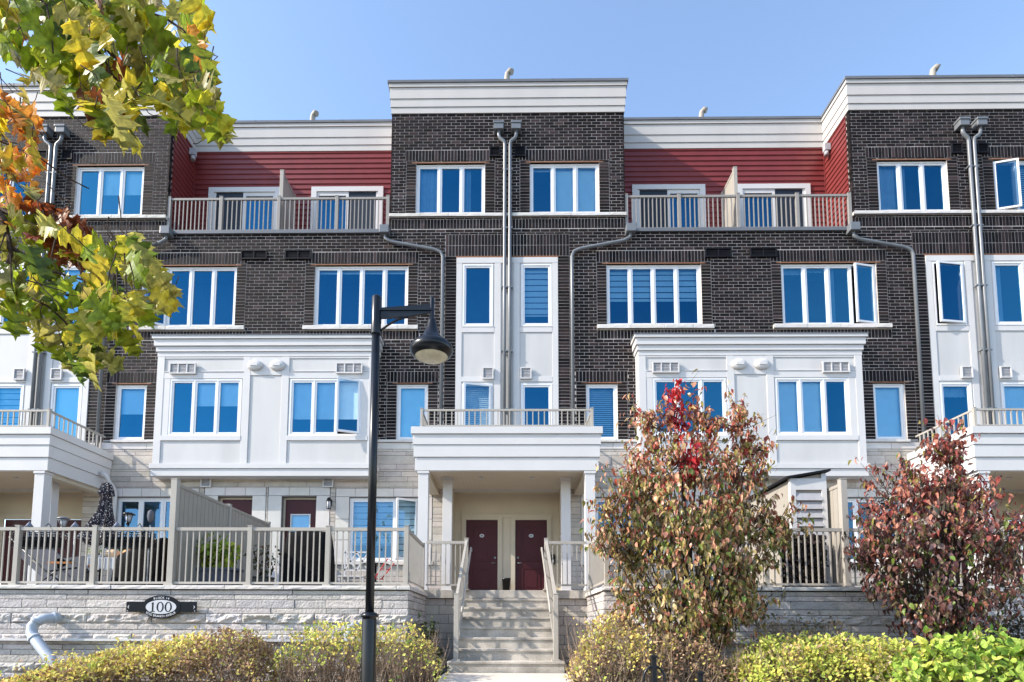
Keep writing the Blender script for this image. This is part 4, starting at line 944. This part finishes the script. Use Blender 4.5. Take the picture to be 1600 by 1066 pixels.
# ------------------------------------------------------------------ shrubs with drooping leaves
def bush(name, label, cat, base, ctrl, nl, size, colf, spread=.16, stems=9, tpl=(.30, .15, .25), matn='dleaf', group=None, fill=.5):
    """ctrl: list of (cx, cz, rx, rz) blobs in world x,z around the base; depth radius follows rx"""
    root = empty(name, base, label, cat, group); st_ = MB(); bx, by, bz = base; tips = []
    for cx, cz, rx, rz in ctrl:
        for _ in range(stems):
            a = rnd.uniform(0, 6.283); rr = rnd.uniform(.2, .85); e = Vector((cx+rx*rr*math.cos(a), by+rx*.8*rr*math.sin(a), cz+rz*rnd.uniform(.0, .95)))
            m1 = Vector((bx, by, bz)).lerp(e, .45)+Vector((rnd.uniform(-.12, .12), rnd.uniform(-.1, .1), .1)); o = Vector((bx+rnd.uniform(-.12, .12), by+rnd.uniform(-.12, .12), bz-.05))
            st_.tube([o, o.lerp(m1, .5)+Vector((rnd.uniform(-.04, .04), 0, 0)), m1, m1.lerp(e, .6)+Vector((0, 0, .03)), e], [.022, .018, .013, .008, .003], 5); tips.append((m1, e))
    st_.build('stems', 'bark', root)
    P_ = []; sp_ = MB(); tot = sum(c[2]*c[3] for c in ctrl)
    for cx, cz, rx, rz in ctrl:
        n = max(150, int(nl*rx*rz/tot)) if rx > .2 else 190
        v = npr.normal(0, 1, (n, 3)); v /= np.linalg.norm(v, axis=1, keepdims=True); r = npr.uniform(fill, 1, (n, 1))**.6
        # clumps: pull leaves towards twig centres so that gaps open between them
        pts = v*r*np.array([rx, rx*.8, rz])+np.array([cx, by, cz])
        m = max(6, n//12); cen = pts[npr.integers(0, n, m)]; ci = npr.integers(0, m, n); cl = cen[ci]+npr.normal(0, .065, (n, 3))*np.array([1, 1, 1.7])
        P_.append(np.where(npr.random((n, 1)) < .68, cl, pts))
    Pp = np.concatenate(P_)
    keep = np.array([noise.fractal(Vector((p_[0]*2.3, p_[1]*2.3, p_[2]*1.7)), 1, 2, 3) > -.04 or p_[2] > bz+3.6 for p_ in Pp]); Pp = Pp[keep]
    for cx, cz, rx, rz in ctrl:      # outward sprays of leaves on thin twigs
        for _ in range(int(8+20*rx)):
            v = npr.normal(0, 1, 3); v[2] = abs(v[2])*.8; v /= np.linalg.norm(v); a = np.array([cx+v[0]*rx*.9, by+v[1]*rx*.7, cz+v[2]*rz*.9]); e = a+v*npr.uniform(.12, .5)+np.array([0, 0, npr.uniform(0, .18)])
            sp_.tube([a-v*.3, a, e], [.006, .004, .002], 4, False); k_ = npr.integers(6, 15); t_ = npr.random((k_, 1)); Pp = np.concatenate([Pp, a+(e-a)*t_+npr.normal(0, .03, (k_, 3))])
    sp_.build('sprays', 'bark', root)
    n = len(Pp); out = Pp-np.array([bx, by, bz+1.2]); out[:, 2] *= .3; out /= np.linalg.norm(out, axis=1, keepdims=True)+1e-6
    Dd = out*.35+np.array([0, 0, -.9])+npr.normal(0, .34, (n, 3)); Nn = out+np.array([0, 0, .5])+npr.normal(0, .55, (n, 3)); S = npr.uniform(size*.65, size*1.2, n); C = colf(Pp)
    lf = MB(); ids = npr.integers(0, 3, n)
    for q in range(3):
        v, f = ovate(tpl[0]*(1-.16*q), tpl[1]+.45*q, tpl[2]+.15*q); s_ = ids == q; leaves(lf, Pp[s_], Dd[s_], Nn[s_], S[s_], C[s_], v, f)
    lf.build('foliage', matn, root); return root
DR, PINK, OLV, DK, TAN, GRN = (.34, .07, .045), (.50, .23, .15), (.25, .21, .06), (.10, .085, .045), (.52, .37, .18), (.14, .19, .04)
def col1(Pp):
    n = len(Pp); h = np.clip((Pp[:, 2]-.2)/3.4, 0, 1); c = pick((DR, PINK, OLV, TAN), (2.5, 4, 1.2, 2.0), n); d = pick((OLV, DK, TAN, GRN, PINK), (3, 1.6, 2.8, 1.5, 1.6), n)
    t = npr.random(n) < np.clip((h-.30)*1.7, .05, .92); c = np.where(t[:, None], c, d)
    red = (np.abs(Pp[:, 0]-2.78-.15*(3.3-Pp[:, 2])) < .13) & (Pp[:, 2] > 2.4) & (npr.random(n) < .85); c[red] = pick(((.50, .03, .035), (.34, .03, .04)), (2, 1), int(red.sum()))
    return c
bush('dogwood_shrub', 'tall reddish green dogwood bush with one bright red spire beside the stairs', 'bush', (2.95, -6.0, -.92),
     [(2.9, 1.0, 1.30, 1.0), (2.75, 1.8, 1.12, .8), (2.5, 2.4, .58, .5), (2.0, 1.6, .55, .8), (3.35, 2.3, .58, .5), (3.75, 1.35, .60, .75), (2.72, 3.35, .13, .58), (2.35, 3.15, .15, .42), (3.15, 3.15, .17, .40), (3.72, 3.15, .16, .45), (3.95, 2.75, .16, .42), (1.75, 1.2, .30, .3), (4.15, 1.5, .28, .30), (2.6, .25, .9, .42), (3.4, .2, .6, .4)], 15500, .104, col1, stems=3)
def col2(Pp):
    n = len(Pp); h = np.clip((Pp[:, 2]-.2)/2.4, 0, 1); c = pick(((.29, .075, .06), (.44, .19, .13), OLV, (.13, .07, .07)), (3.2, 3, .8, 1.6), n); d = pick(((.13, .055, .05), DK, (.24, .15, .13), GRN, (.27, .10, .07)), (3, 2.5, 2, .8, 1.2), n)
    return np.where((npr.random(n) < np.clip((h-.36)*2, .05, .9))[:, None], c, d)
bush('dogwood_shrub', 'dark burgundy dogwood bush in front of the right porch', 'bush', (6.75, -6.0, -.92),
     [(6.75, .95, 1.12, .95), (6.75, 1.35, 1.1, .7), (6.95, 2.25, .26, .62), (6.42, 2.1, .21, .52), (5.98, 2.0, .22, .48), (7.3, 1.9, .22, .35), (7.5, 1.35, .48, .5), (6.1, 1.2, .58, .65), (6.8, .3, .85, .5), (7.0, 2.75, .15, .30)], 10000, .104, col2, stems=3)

# ------------------------------------------------------------------ hedges: twiggy below, small bright leaves on top
def hedge(label, x0, x1, yc, yd, zt, zb, nleaf, size, cols, wts, twigs, group='low shrubs along the front bed', name='spirea_shrub', bare=.35, dry=None, tw='twig'):
    """zt: function x -> top height; leaves thicken towards the top, twigs fill below"""
    cx = (x0+x1)/2; root = empty(name, (cx, yc, zb), label, 'shrub', group); t_ = MB()
    for _ in range(twigs):
        x = rnd.uniform(x0+.1, x1-.1); y = yc+rnd.uniform(-.9, .6)*yd; o = Vector((x, y, zb-.05)); z1 = zb+(zt(x)-zb)*rnd.uniform(.5, 1.02)
        e = Vector((x+rnd.uniform(-.32, .32), y+rnd.uniform(-.3, .3)*yd, z1)); mid = o.lerp(e, .5)+Vector((rnd.uniform(-.08, .08), rnd.uniform(-.08, .08), 0)); t_.tube([o, mid, e], [.007, .005, .002], 3, False)
        for _ in range(3):
            a = o.lerp(e, rnd.uniform(.3, .9)); b_ = a+Vector((rnd.uniform(-.18, .18), rnd.uniform(-.18, .1), rnd.uniform(.02, .2))); t_.tube([a, b_], [.003, .0015], 3, False)
    n = nleaf; px = npr.uniform(x0, x1, n); m = max(8, n//26); ccx = npr.uniform(x0, x1, m); ccy = npr.uniform(-1, 1, m); cch = 1.03-np.abs(npr.normal(0, bare, m)); ci = npr.integers(0, m, n)
    u = npr.random(n) < .75; px = np.where(u, ccx[ci]+npr.normal(0, .06, n), px); yy = np.where(u, ccy[ci]+npr.normal(0, .07/yd, n), npr.uniform(-1, 1, n)); hh = np.where(u, cch[ci]+npr.normal(0, .05, n), 1-np.abs(npr.normal(0, bare*1.3, n)))
    ed = np.clip(np.minimum(px-x0, x1-px)/.45, 0, 1)**.5; top = np.array([zt(a) for a in px]); prof_ = np.sqrt(np.clip(1-(np.abs(yy)*.9)**2.2, 0, 1))*ed
    pz = zb+(top-zb)*np.clip(hh, 0, 1.05)*(.25+.75*prof_); py = yc+yy*yd
    Pp = np.c_[px, py, pz]; rad = np.where(u[:, None], np.c_[(px-ccx[ci])/.06, (yy-ccy[ci])*yd/.07, (hh-cch[ci])/.05], npr.normal(0, 1, (n, 3))); Dd = rad*.7+npr.normal(0, .35, (n, 3))+np.array([0, -.15, .7]); Nn = npr.normal(0, .6, (n, 3))+np.array([-.3, -.4, .8]); S = npr.uniform(size*.6, size*1.3, n); cc = pick(cols, wts, m, .1); C = np.where((u & (npr.random(n) < .75))[:, None], cc[ci], pick(cols, wts, n, .16))*npr.uniform(.85, 1.25, (n, 1))
    if dry: z_ = (px > dry[0]) & (px < dry[1]) & (npr.random(n) < .72); C[z_] = pick(((.36, .24, .15), (.26, .15, .09), (.44, .30, .17), (.20, .12, .08)), (2, 2, 1, 1), int(z_.sum()))
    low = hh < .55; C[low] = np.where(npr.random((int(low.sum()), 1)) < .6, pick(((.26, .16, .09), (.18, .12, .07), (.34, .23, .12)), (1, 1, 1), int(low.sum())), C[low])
    lf = MB(); v, f = ovate(.32, .2, .2); leaves(lf, Pp, Dd, Nn, S, C, v, f)
    for _ in range(int(26*(x1-x0))):      # loose shoots standing out of the clipped top
        x = rnd.uniform(x0+.15, x1-.15); y = yc+rnd.uniform(-.8, .3)*yd; a = Vector((x, y, zb+(zt(x)-zb)*(.8 if y > yc-.3*yd else .62))); b_ = a+Vector((rnd.uniform(-.16, .16), rnd.uniform(-.15, .05), rnd.uniform(.12, .34))); t_.tube([a, a.lerp(b_, .5)+Vector((rnd.uniform(-.02, .02), 0, 0)), b_], [.004, .003, .0015], 4, False)
        k_ = rnd.randint(4, 11); Q = np.array(a)+(np.array(b_)-np.array(a))*npr.random((k_, 1)); leaves(lf, Q, npr.normal(0, .6, (k_, 3))+np.array([0, -.2, .4]), npr.normal(0, .5, (k_, 3))+np.array([-.3, -.4, .8]), npr.uniform(size*.6, size*1.2, k_), pick(cols, wts, k_, .16), v, f)
    t_.build('twigs', tw, root); lf.build('foliage', 'hleaf', root); return root
YG, GLD, LIM, DRY = (.72, .63, .17), (.68, .52, .16), (.46, .52, .11), (.48, .35, .22)
lin = lambda pts: (lambda x: float(np.interp(x, [p[0] for p in pts], [p[1] for p in pts]))+.07*noise.noise(Vector((x*2.6, 1.3, 0)))+.06*noise.noise(Vector((x*7.3, 4.3, 0))))
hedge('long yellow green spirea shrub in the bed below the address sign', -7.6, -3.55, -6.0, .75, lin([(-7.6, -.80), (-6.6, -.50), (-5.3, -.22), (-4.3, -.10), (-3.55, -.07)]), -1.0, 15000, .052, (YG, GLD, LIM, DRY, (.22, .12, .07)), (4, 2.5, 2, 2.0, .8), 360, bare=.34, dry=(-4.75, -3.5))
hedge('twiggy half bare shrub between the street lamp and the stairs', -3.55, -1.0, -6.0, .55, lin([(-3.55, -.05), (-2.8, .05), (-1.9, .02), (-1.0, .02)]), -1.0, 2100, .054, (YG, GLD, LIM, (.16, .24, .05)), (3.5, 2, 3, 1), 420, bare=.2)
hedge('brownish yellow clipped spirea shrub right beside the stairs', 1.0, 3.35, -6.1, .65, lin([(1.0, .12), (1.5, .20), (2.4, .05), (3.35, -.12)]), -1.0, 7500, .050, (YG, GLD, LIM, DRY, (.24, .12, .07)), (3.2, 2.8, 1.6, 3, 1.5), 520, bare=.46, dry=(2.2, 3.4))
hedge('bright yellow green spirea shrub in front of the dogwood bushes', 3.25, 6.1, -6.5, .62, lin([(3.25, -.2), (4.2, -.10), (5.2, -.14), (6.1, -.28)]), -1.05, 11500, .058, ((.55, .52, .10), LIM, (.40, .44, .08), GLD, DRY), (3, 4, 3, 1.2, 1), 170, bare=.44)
hedge('bright lime green shrub with larger leaves at the right edge', 4.9, 7.4, -7.3, .55, lin([(4.9, -.55), (5.5, -.18), (6.2, -.10), (7.4, -.30)]), -1.25, 2700, .105, ((.38, .48, .09), (.30, .42, .06), (.5, .52, .1), (.14, .24, .03), DRY), (4, 3, 1.5, 2, .5), 50, bare=.42, name='leafy_shrub')
hedge('dry brown bare shrub against the right terrace wall', 4.1, 5.9, -5.2, .35, lin([(4.1, .25), (5.0, .18), (5.9, .22)]), -.95, 1100, .055, (DRY, (.2, .16, .1), (.10, .12, .04)), (3, 2, 1), 190, bare=.5)
hedge('dark leafless shrub at the right edge below the terrace wall', 7.0, 8.6, -5.6, .5, lin([(7.0, .1), (8.6, .25)]), -.98, 1200, .06, ((.05, .055, .03), (.12, .09, .06), (.09, .1, .04)), (2, 2, 1), 170, bare=.5, tw='bark')
hedge('small dark green sprig in the corner beside the left terrace wall', -1.75, -1.05, -5.0, .28, lin([(-1.75, .25), (-1.05, .05)]), -.95, 300, .075, ((.03, .05, .02), (.05, .07, .03)), (1, 1), 30, bare=.4, name='leafy_shrub', tw='bark')

# ------------------------------------------------------------------ things on the left terrace
FZ = .716
def thing(name, label, cat, loc, group=None): return empty(name, loc, label, cat, group)
um = thing('patio_umbrella', 'closed black and white patterned patio umbrella', 'umbrella', (-9.12, -2.2, FZ))
u = MB(); n0 = len(u.v); prf = [(.03, 3.28), (.09, 3.24), (.115, 3.12), (.135, 2.98), (.10, 2.97), (.105, 2.75), (.12, 2.62), (.17, 2.45), (.24, 2.20), (.31, 1.95), (.22, 1.86)]
segs = 32
for r, z in prf:
    for k in range(segs):
        a = 2*math.pi*k/segs; rr = r*(1+.28*math.cos(a*8)*(1 if r > .1 else .4)); off = .22*max(0, (2.6-z)); u.v.append((-9.12+rr*math.cos(a)-off, -2.2+rr*math.sin(a), z+.03*math.cos(a*8)*(1 if z < 2 else 0)))
for i in range(len(prf)-1):
    for k in range(segs): a = n0+i*segs+k; b_ = n0+i*segs+(k+1) % segs; u.f.append((a, b_, b_+segs, a+segs))
u.build('canopy', 'umb', um); MB().tube([(-9.12, -2.2, FZ), (-9.12, -2.2, 3.2)], .022, 10).build('pole', 'sling', um); MB().lathe([(.24, FZ), (.24, FZ+.05), (.05, FZ+.09), (.035, FZ+.3)], (-9.12, -2.2, 0), 18).build('base', 'black', um)
lc = thing('lounge_chair', 'reclined grey sling lounge chair with wooden arm behind the railing', 'chair', (-8.9, -3.6, FZ))
q = MB(); q.bar((-9.75, -3.6, 1.72), (-9.0, -3.6, 1.08), .55, .04); q.bar((-9.0, -3.6, 1.08), (-8.45, -3.6, 1.14), .55, .04); q.build('sling', 'sling', lc)
q = MB()
for y in (-3.9, -3.3): q.tube([(-9.78, y, 1.75), (-9.0, y, 1.07), (-8.4, y, 1.14)], .018, 8); q.tube([(-9.3, y, FZ), (-8.5, y, 1.3)], .016, 8); q.tube([(-8.5, y, FZ), (-9.3, y, 1.3)], .016, 8)
q.build('frame', 'black', lc); q = MB(); q.box(-8.95, -8.45, -3.95, -3.88, 1.22, 1.26); q.box(-8.95, -8.45, -3.32, -3.25, 1.22, 1.26); q.build('armrest', 'wood', lc)
bx_ = thing('storage_box', 'blue grey deck box beside the lounge chair', 'box', (-9.35, -3.1, FZ)); q = MB(); q.box(-9.75, -8.95, -3.1, -2.7, FZ, 1.22); q.build('body', 'bluegrey', bx_, .02); q = MB(); q.box(-9.78, -8.92, -3.13, -2.67, 1.22, 1.27); q.build('lid', 'pvc', bx_, .01)
tb_ = thing('patio_table', 'patio table with a pale cloth in the left terrace', 'table', (-8.35, -2.9, FZ)); q = MB(); q.box(-8.95, -7.7, -3.3, -2.5, 1.38, 1.42); q.build('table_top', 'cloth', tb_, .01); q = MB()
for i in range(22): x = -8.95+1.25*i/22; q.box(x, x+1.25/22, -3.312-(.012 if i % 2 else 0), -3.30, 1.16+(.03 if i % 3 else 0), 1.42)
q.build('cloth_skirt', 'cloth', tb_)
for x in (-8.85, -7.8):
    for y in (-3.2, -2.6): MB().box(x-.025, x+.025, y-.025, y+.025, FZ, 1.38).build('leg', 'black', tb_)
def pumpkin(x, y, z, r, lab, m_):
    root = thing('pumpkin', lab, 'pumpkin', (x, y, z)); q = MB(); n0 = len(q.v); S_ = 28
    for i in range(9):
        t = math.pi*(i+.3)/9.6; 
        for k in range(S_): a = 2*math.pi*k/S_; rr = r*math.sin(t)*(1+.06*math.cos(7*a)); q.v.append((x+rr*math.cos(a), y+rr*math.sin(a), z+r*.8-r*.8*math.cos(t)))
    for i in range(8):
        for k in range(S_): a = n0+i*S_+k; b_ = n0+i*S_+(k+1) % S_; q.sm.append(len(q.f)); q.f.append((a, b_, b_+S_, a+S_))
    q.build('body', m_, root); MB().tube([(x, y, z+r*1.5), (x+.01, y, z+r*1.75), (x+.03, y, z+r*1.85)], .018, 7).build('stalk', 'twig', root)
pumpkin(-8.02, -2.9, 1.42, .15, 'orange pumpkin on the cloth covered table', 'orange'); M['paleorange'] = mat('pale_pumpkin_skin', (.62, .42, .25), .6, .1, 8); pumpkin(-8.35, -2.95, 1.42, .14, 'pale cream orange pumpkin on the cloth covered table', 'paleorange')
def pot_plant(label, x, y, z, w_, d_, h_, pm, hgt, n, size, cols, wts, wd, name='potted_plant'):
    root = thing(name, label, 'plant', (x, y, z)); q = MB(); q.prism([(x-w_*.42, y-d_*.42, z), (x+w_*.42, y-d_*.42, z), (x+w_*.42, y+d_*.42, z), (x-w_*.42, y+d_*.42, z)], (0, 0, h_*.9)); q.box(x-w_/2, x+w_/2, y-d_/2, y+d_/2, z+h_*.88, z+h_); q.build('pot', pm, root, .01)
    v = npr.normal(0, 1, (n, 3)); v /= np.linalg.norm(v, axis=1, keepdims=True); v *= npr.uniform(.3, 1, (n, 1)); Pp = np.c_[x+v[:, 0]*wd, y+v[:, 1]*wd*.6, z+h_+hgt*.5+v[:, 2]*hgt*.5]
    Dd = v*.6+np.array([0, -.2, -.5])+npr.normal(0, .3, (n, 3)); lf = MB(); tv, tf = ovate(.34, .2, .3); leaves(lf, Pp, Dd, npr.normal(0, .5, (n, 3))+np.array([-.3, -.6, .5]), npr.uniform(size*.7, size*1.3, n), pick(cols, wts, n), tv, tf); lf.build('foliage', 'hleaf', root)
    sq = MB()
    for i in range(8): a = Vector((x+rnd.uniform(-.5, .5)*w_*.6, y, z+h_*.9)); b_ = Vector(Pp[i]); sq.tube([a, b_], [.008, .004], 5, False)
    sq.build('stems', 'bark', root)
pot_plant('yellow green leafy plant in a long dark planter below the privacy screen', -5.85, -3.6, FZ, 1.0, .45, .45, 'sling', .68, 330, .12, ((.30, .36, .04), (.18, .26, .03), (.42, .42, .06)), (2, 2, 1), .48)
pot_plant('dark straggly plant in a pot beside the leafy planter', -4.95, -3.4, FZ, .4, .4, .3, 'black', .75, 170, .07, ((.05, .06, .02), (.10, .09, .04), (.15, .09, .05)), (2, 1, 1), .36)
pot_plant('small bushy green plant in front of the left porch column', -8.55, -2.0, FZ, .4, .4, .55, 'black', .7, 240, .09, ((.10, .18, .03), (.18, .26, .04)), (1, 1), .4)
pot_plant('white flowering plant beside the pumpkins on the table', -8.62, -3.1, 1.42, .35, .2, .06, 'pvc', .18, 120, .05, ((.5, .5, .42), (.16, .22, .05)), (1, 1), .22)
def grill(label, x, y, w_, d_, zt, slant, tilt=0):
    root = thing('covered_barbecue', label, 'barbecue', (x, y, FZ)); q = MB(); nx_, nz_ = 18, 12
    ring_ = []
    for k in range(nz_+1):
        t = k/nz_; z = FZ+.03+(zt-FZ-.03)*t
        for i in range(nx_*2):
            a = 2*math.pi*i/(nx_*2); ca, sa = math.cos(a), math.sin(a); e = .5
            sx = math.copysign(abs(ca)**e, ca)*w_/2*(1-.15*t**3); sy = math.copysign(abs(sa)**e, sa)*d_/2*(1-.25*t**2)
            fold = 1+.035*math.sin(a*9+z*3)*(1-t); q.v.append((x+sx*fold, y+sy*fold, z+tilt*sx*t+slant*sx*t))
    for k in range(nz_):
        for i in range(nx_*2): a = k*nx_*2+i; b_ = k*nx_*2+(i+1) % (nx_*2); q.sm.append(len(q.f)); q.f.append((a, b_, b_+nx_*2, a+nx_*2))
    top_ = len(q.v); q.v.append((x, y, zt+.06))
    for i in range(nx_*2): q.sm.append(len(q.f)); q.f.append((nz_*nx_*2+i, nz_*nx_*2+(i+1) % (nx_*2), top_))
    q.build('cover', 'cover', root)
    for sx in (-1, 1): w2 = MB(); w2.lathe([(.0, -.02), (.07, -.02), (.07, .02), (.0, .02)], (0, 0, 0), 14, Matrix.Translation((x+sx*w_*.4, y-d_*.3, FZ+.06)) @ Matrix.Rotation(R(90), 4, 'X')); w2.build('wheel', 'black', root)
grill('black fabric covered barbecue beside the burgundy terrace door', -4.05, -3.3, 1.0, .6, 1.93, 0.0); grill('slanted black covered barbecue left of the privacy screen', -7.28, -3.6, 1.1, .55, 1.58, .42)
ch = thing('wicker_chair', 'brown wicker chair beside the slanted black barbecue', 'chair', (-7.75, -3.0, FZ)); q = MB(); q.box(-8.05, -7.45, -3.3, -2.75, 1.05, 1.15); q.box(-8.05, -7.45, -2.8, -2.72, 1.15, 1.62); q.box(-8.05, -7.97, -3.3, -2.8, 1.15, 1.38); q.box(-7.53, -7.45, -3.3, -2.8, 1.15, 1.38); q.build('seat', 'wicker', ch, .03)
for x in (-8.0, -7.5):
    for y in (-3.25, -2.8): MB().box(x-.025, x+.025, y-.025, y+.025, FZ, 1.05).build('leg', 'wicker', ch)
wc = thing('garden_chair', 'white chair with crossed slat back under the zebra blind window', 'chair', (-3.55, -1.7, FZ)); q = MB()
q.box(-3.85, -3.25, -1.95, -1.45, 1.14, 1.18); q.build('seat', 'trim', wc, .01); q = MB()
for a, b_ in (((-3.83, 1.18), (-3.83, 1.80)), ((-3.27, 1.18), (-3.27, 1.80)), ((-3.83, 1.78), (-3.27, 1.78)), ((-3.83, 1.35), (-3.27, 1.35)), ((-3.83, 1.78), (-3.55, 1.35)), ((-3.55, 1.78), (-3.27, 1.35)), ((-3.55, 1.78), (-3.83, 1.35)), ((-3.27, 1.78), (-3.55, 1.35))): q.bar((a[0], -1.47, a[1]), (b_[0], -1.47, b_[1]), .035, .03)
q.build('backrest', 'trim', wc)
for x in (-3.82, -3.28):
    for y in (-1.92, -1.48): MB().box(x-.022, x+.022, y-.022, y+.022, FZ, 1.14).build('leg', 'trim', wc)
st_ = thing('side_table', 'small dark bistro table beside the white chair', 'table', (-2.95, -2.1, FZ)); MB().lathe([(.30, 1.40), (.30, 1.43)], (-2.95, -2.1, 0), 24).build('table_top', 'black', st_); q = MB(); q.tube([(-2.95, -2.1, .75), (-2.95, -2.1, 1.4)], .025, 8)
for a in range(3): q.tube([(-2.95, -2.1, 1.0), (-2.95+.28*math.cos(a*2.09), -2.1+.28*math.sin(a*2.09), FZ+.01)], .014, 6)
q.build('pedestal', 'black', st_)
rr_ = thing('folding_trolley', 'red wire folding trolley near the end of the left railing', 'trolley', (-2.6, -3.2, FZ)); q = MB(); q.tube([(-2.72, -3.2, FZ+.28), (-2.45, -3.2, 1.42), (-2.36, -3.15, 1.36)], .013, 7); q.tube([(-2.60, -3.1, FZ+.28), (-2.33, -3.1, 1.34)], .013, 7); q.tube([(-2.68, -3.2, 1.0), (-2.55, -3.1, 1.0)], .01, 6); q.tube([(-2.56, -3.2, 1.2), (-2.43, -3.1, 1.2)], .01, 6); q.build('frame', 'redpaint', rr_)
for y in (-3.2, -3.1): w2 = MB(); w2.lathe([(.0, -.015), (.11, -.015), (.11, .015), (.0, .015)], (0, 0, 0), 16, Matrix.Translation((-2.68, y, FZ+.12)) @ Matrix.Rotation(R(90), 4, 'X')); w2.build('wheel', 'black', rr_)
pp_ = thing('flower_pot', 'tall black tapered pot between the two burgundy entry doors', 'pot', (.0, .2, .812)); MB().lathe([(.10, .815), (.15, 1.27), (.165, 1.27), (.165, 1.31), (.14, 1.31), (.13, 1.22), (.0, 1.22)], (0, .2, 0), 4, Matrix.Rotation(R(45), 4, 'Z')).build('body', 'black', pp_)
for i, (x, lab) in enumerate(((-8.75, 'black wire planter basket hooked over the railing near the left porch column'), (-7.05, 'black wire planter basket hooked over the railing left of the privacy screen'))):
    root = thing('railing_basket', lab, 'planter', (x, -4.5, 1.75), 'baskets hooked over the railing'); q = MB()
    for k in range(17): xx = x-.42+.84*k/16; q.tube([(xx, -4.52, 1.74), (xx, -4.50, 1.46)], .007, 5); q.tube([(xx, -4.3, 1.74), (xx, -4.32, 1.46)], .007, 5)
    for z in (1.74, 1.6, 1.46): q.tube([(x-.42, -4.52, z), (x+.42, -4.52, z), (x+.42, -4.3, z), (x-.42, -4.3, z), (x-.42, -4.52, z)], .009, 5)
    for xx in (x-.3, x+.3): q.tube([(xx, -4.52, 1.7), (xx, -4.54, 1.85), (xx, -4.6, 1.89), (xx, -4.66, 1.84)], .008, 6)
    q.build('wire_basket', 'black', root); q = MB(); q.box(x-.40, x+.40, -4.50, -4.32, 1.47, 1.66); q.build('liner', 'dark', root)
def torch(x, y, zt, lab, m_):
    root = thing('solar_lantern', lab, 'lantern', (x, y, FZ), 'lanterns on stakes behind the railing'); MB().tube([(x, y, FZ), (x, y, zt-.24)], .012, 8).build('stake', 'black', root)
    q = MB(); q.lathe([(.02, zt-.26), (.035, zt-.22), (.045, zt-.20)], (x, y, 0), 8); q.lathe([(.115, zt-.045), (.10, zt-.02), (.05, zt), (.0, zt+.005)], (x, y, 0), 16)
    for k in range(5): a = k*1.257; q.tube([(x+.04*math.cos(a), y+.04*math.sin(a), zt-.2), (x+.085*math.cos(a), y+.085*math.sin(a), zt-.04)], .007, 5)
    q.build('cage', m_, root); MB().lathe([(.03, zt-.19), (.055, zt-.05)], (x, y, 0), 12).build('glass', 'signwhite', root)
torch(-7.37, -4.0, 2.22, 'black caged solar lantern on a stake left of the patio door', 'black'); torch(-8.65, -4.0, 2.13, 'grey topped solar lantern on a stake by the porch column', 'pipe'); 
def feeder(x, y, zt, lab):
    root = thing('garden_lamp', lab, 'lamp', (x, y, FZ)); MB().tube([(x, y, FZ), (x, y, zt-.3)], .014, 8).build('stake', 'pvc', root); MB().lathe([(.02, zt-.25), (.045, zt-.21), (.06, zt-.12), (.05, zt-.03), (.015, zt)], (x, y, 0), 14).build('globe', 'sling', root)
feeder(-7.0, -3.9, 2.29, 'grey globe garden lamp on a stake right of the caged lantern')
def cone_cap(x, lab):
    root = thing('stake_light', lab, 'lamp', (x, -4.3, FZ), 'pointed lights behind the railing'); MB().lathe([(.085, 1.86), (.0, 1.99)], (x, -4.3, 0), 10).build('cap', 'bluegrey', root); MB().tube([(x, -4.3, FZ), (x, -4.3, 1.87)], .012, 6).build('stake', 'pvc', root)
cone_cap(-9.06, 'blue grey pointed light at the far left of the railing'); cone_cap(-8.18, 'blue grey pointed light between the two hooked baskets'); cone_cap(-7.38, 'blue grey pointed light below the caged lantern')

# ------------------------------------------------------------------ things on the right terrace
lk = thing('storage_locker', 'taupe storage locker with white louvred side and sloping dark roof', 'locker', (5.6, -2.6, FZ)); lx0, lx1, ly0, ly1 = 5.36, 6.04, -4.22, -2.4
q = MB(); q.box(lx0+.02, lx1-.02, ly0+.02, ly1, FZ, 2.70); q.prism([(lx0+.02, ly0+.02, 2.70), (lx1-.02, ly0+.02, 2.70), (lx1-.02, ly0+.02, 2.95), (lx0+.02, ly0+.02, 2.82)], (0, ly1-ly0-.02, 0)); q.build('body', 'screen', lk)
q = MB(); q.box(lx0, lx0+.10, ly0-.02, ly0+.06, FZ, 2.84); q.box(lx1-.09, lx1, ly0-.02, ly0+.06, FZ, 2.93); q.box(lx0+.10, lx1-.09, ly0-.02, ly0+.02, 2.62, 2.84); q.build('corner_posts', 'trim', lk)
q = MB(); z = FZ+.05
while z < 2.58: q.quad((lx0+.10, ly0-.04, z), (lx1-.09, ly0-.04, z), (lx1-.09, ly0+.01, z+.15), (lx0+.10, ly0+.01, z+.15)); q.quad((lx0+.10, ly0-.04, z), (lx0+.10, ly0+.015, z), (lx1-.09, ly0+.015, z), (lx1-.09, ly0-.04, z)); z += .165
q.build('louvres', 'lgrey', lk); q = MB(); q.prism([(lx0-.08, ly0-.08, 2.83), (lx1+.06, ly0-.08, 2.97), (lx1+.06, ly0-.08, 3.01), (lx0-.08, ly0-.08, 2.87)], (0, ly1-ly0+.12, 0)); q.build('roof', 'dark', lk)
ivy = thing('ivy_screen', 'dark leafy screen standing behind the right terrace railing', 'screen', (5.35, -4.3, FZ)); n = 1500; Pp = np.c_[npr.uniform(5.1, 5.86, n), npr.uniform(-4.46, -4.36, n), npr.uniform(.78, 1.74, n)]
q = MB(); v, f = ovate(.36, .2, .3); leaves(q, Pp, npr.normal(0, .5, (n, 3))+np.array([0, -.3, -.5]), npr.normal(0, .4, (n, 3))+np.array([0, -1, .3]), npr.uniform(.04, .075, n), pick(((.05, .03, .025), (.03, .03, .02), (.12, .09, .08)), (3, 2, 1), n), v, f); q.build('foliage', 'dleaf', ivy); MB().box(5.1, 5.86, -4.35, -4.32, .74, 1.74).build('backing', 'dark', ivy)
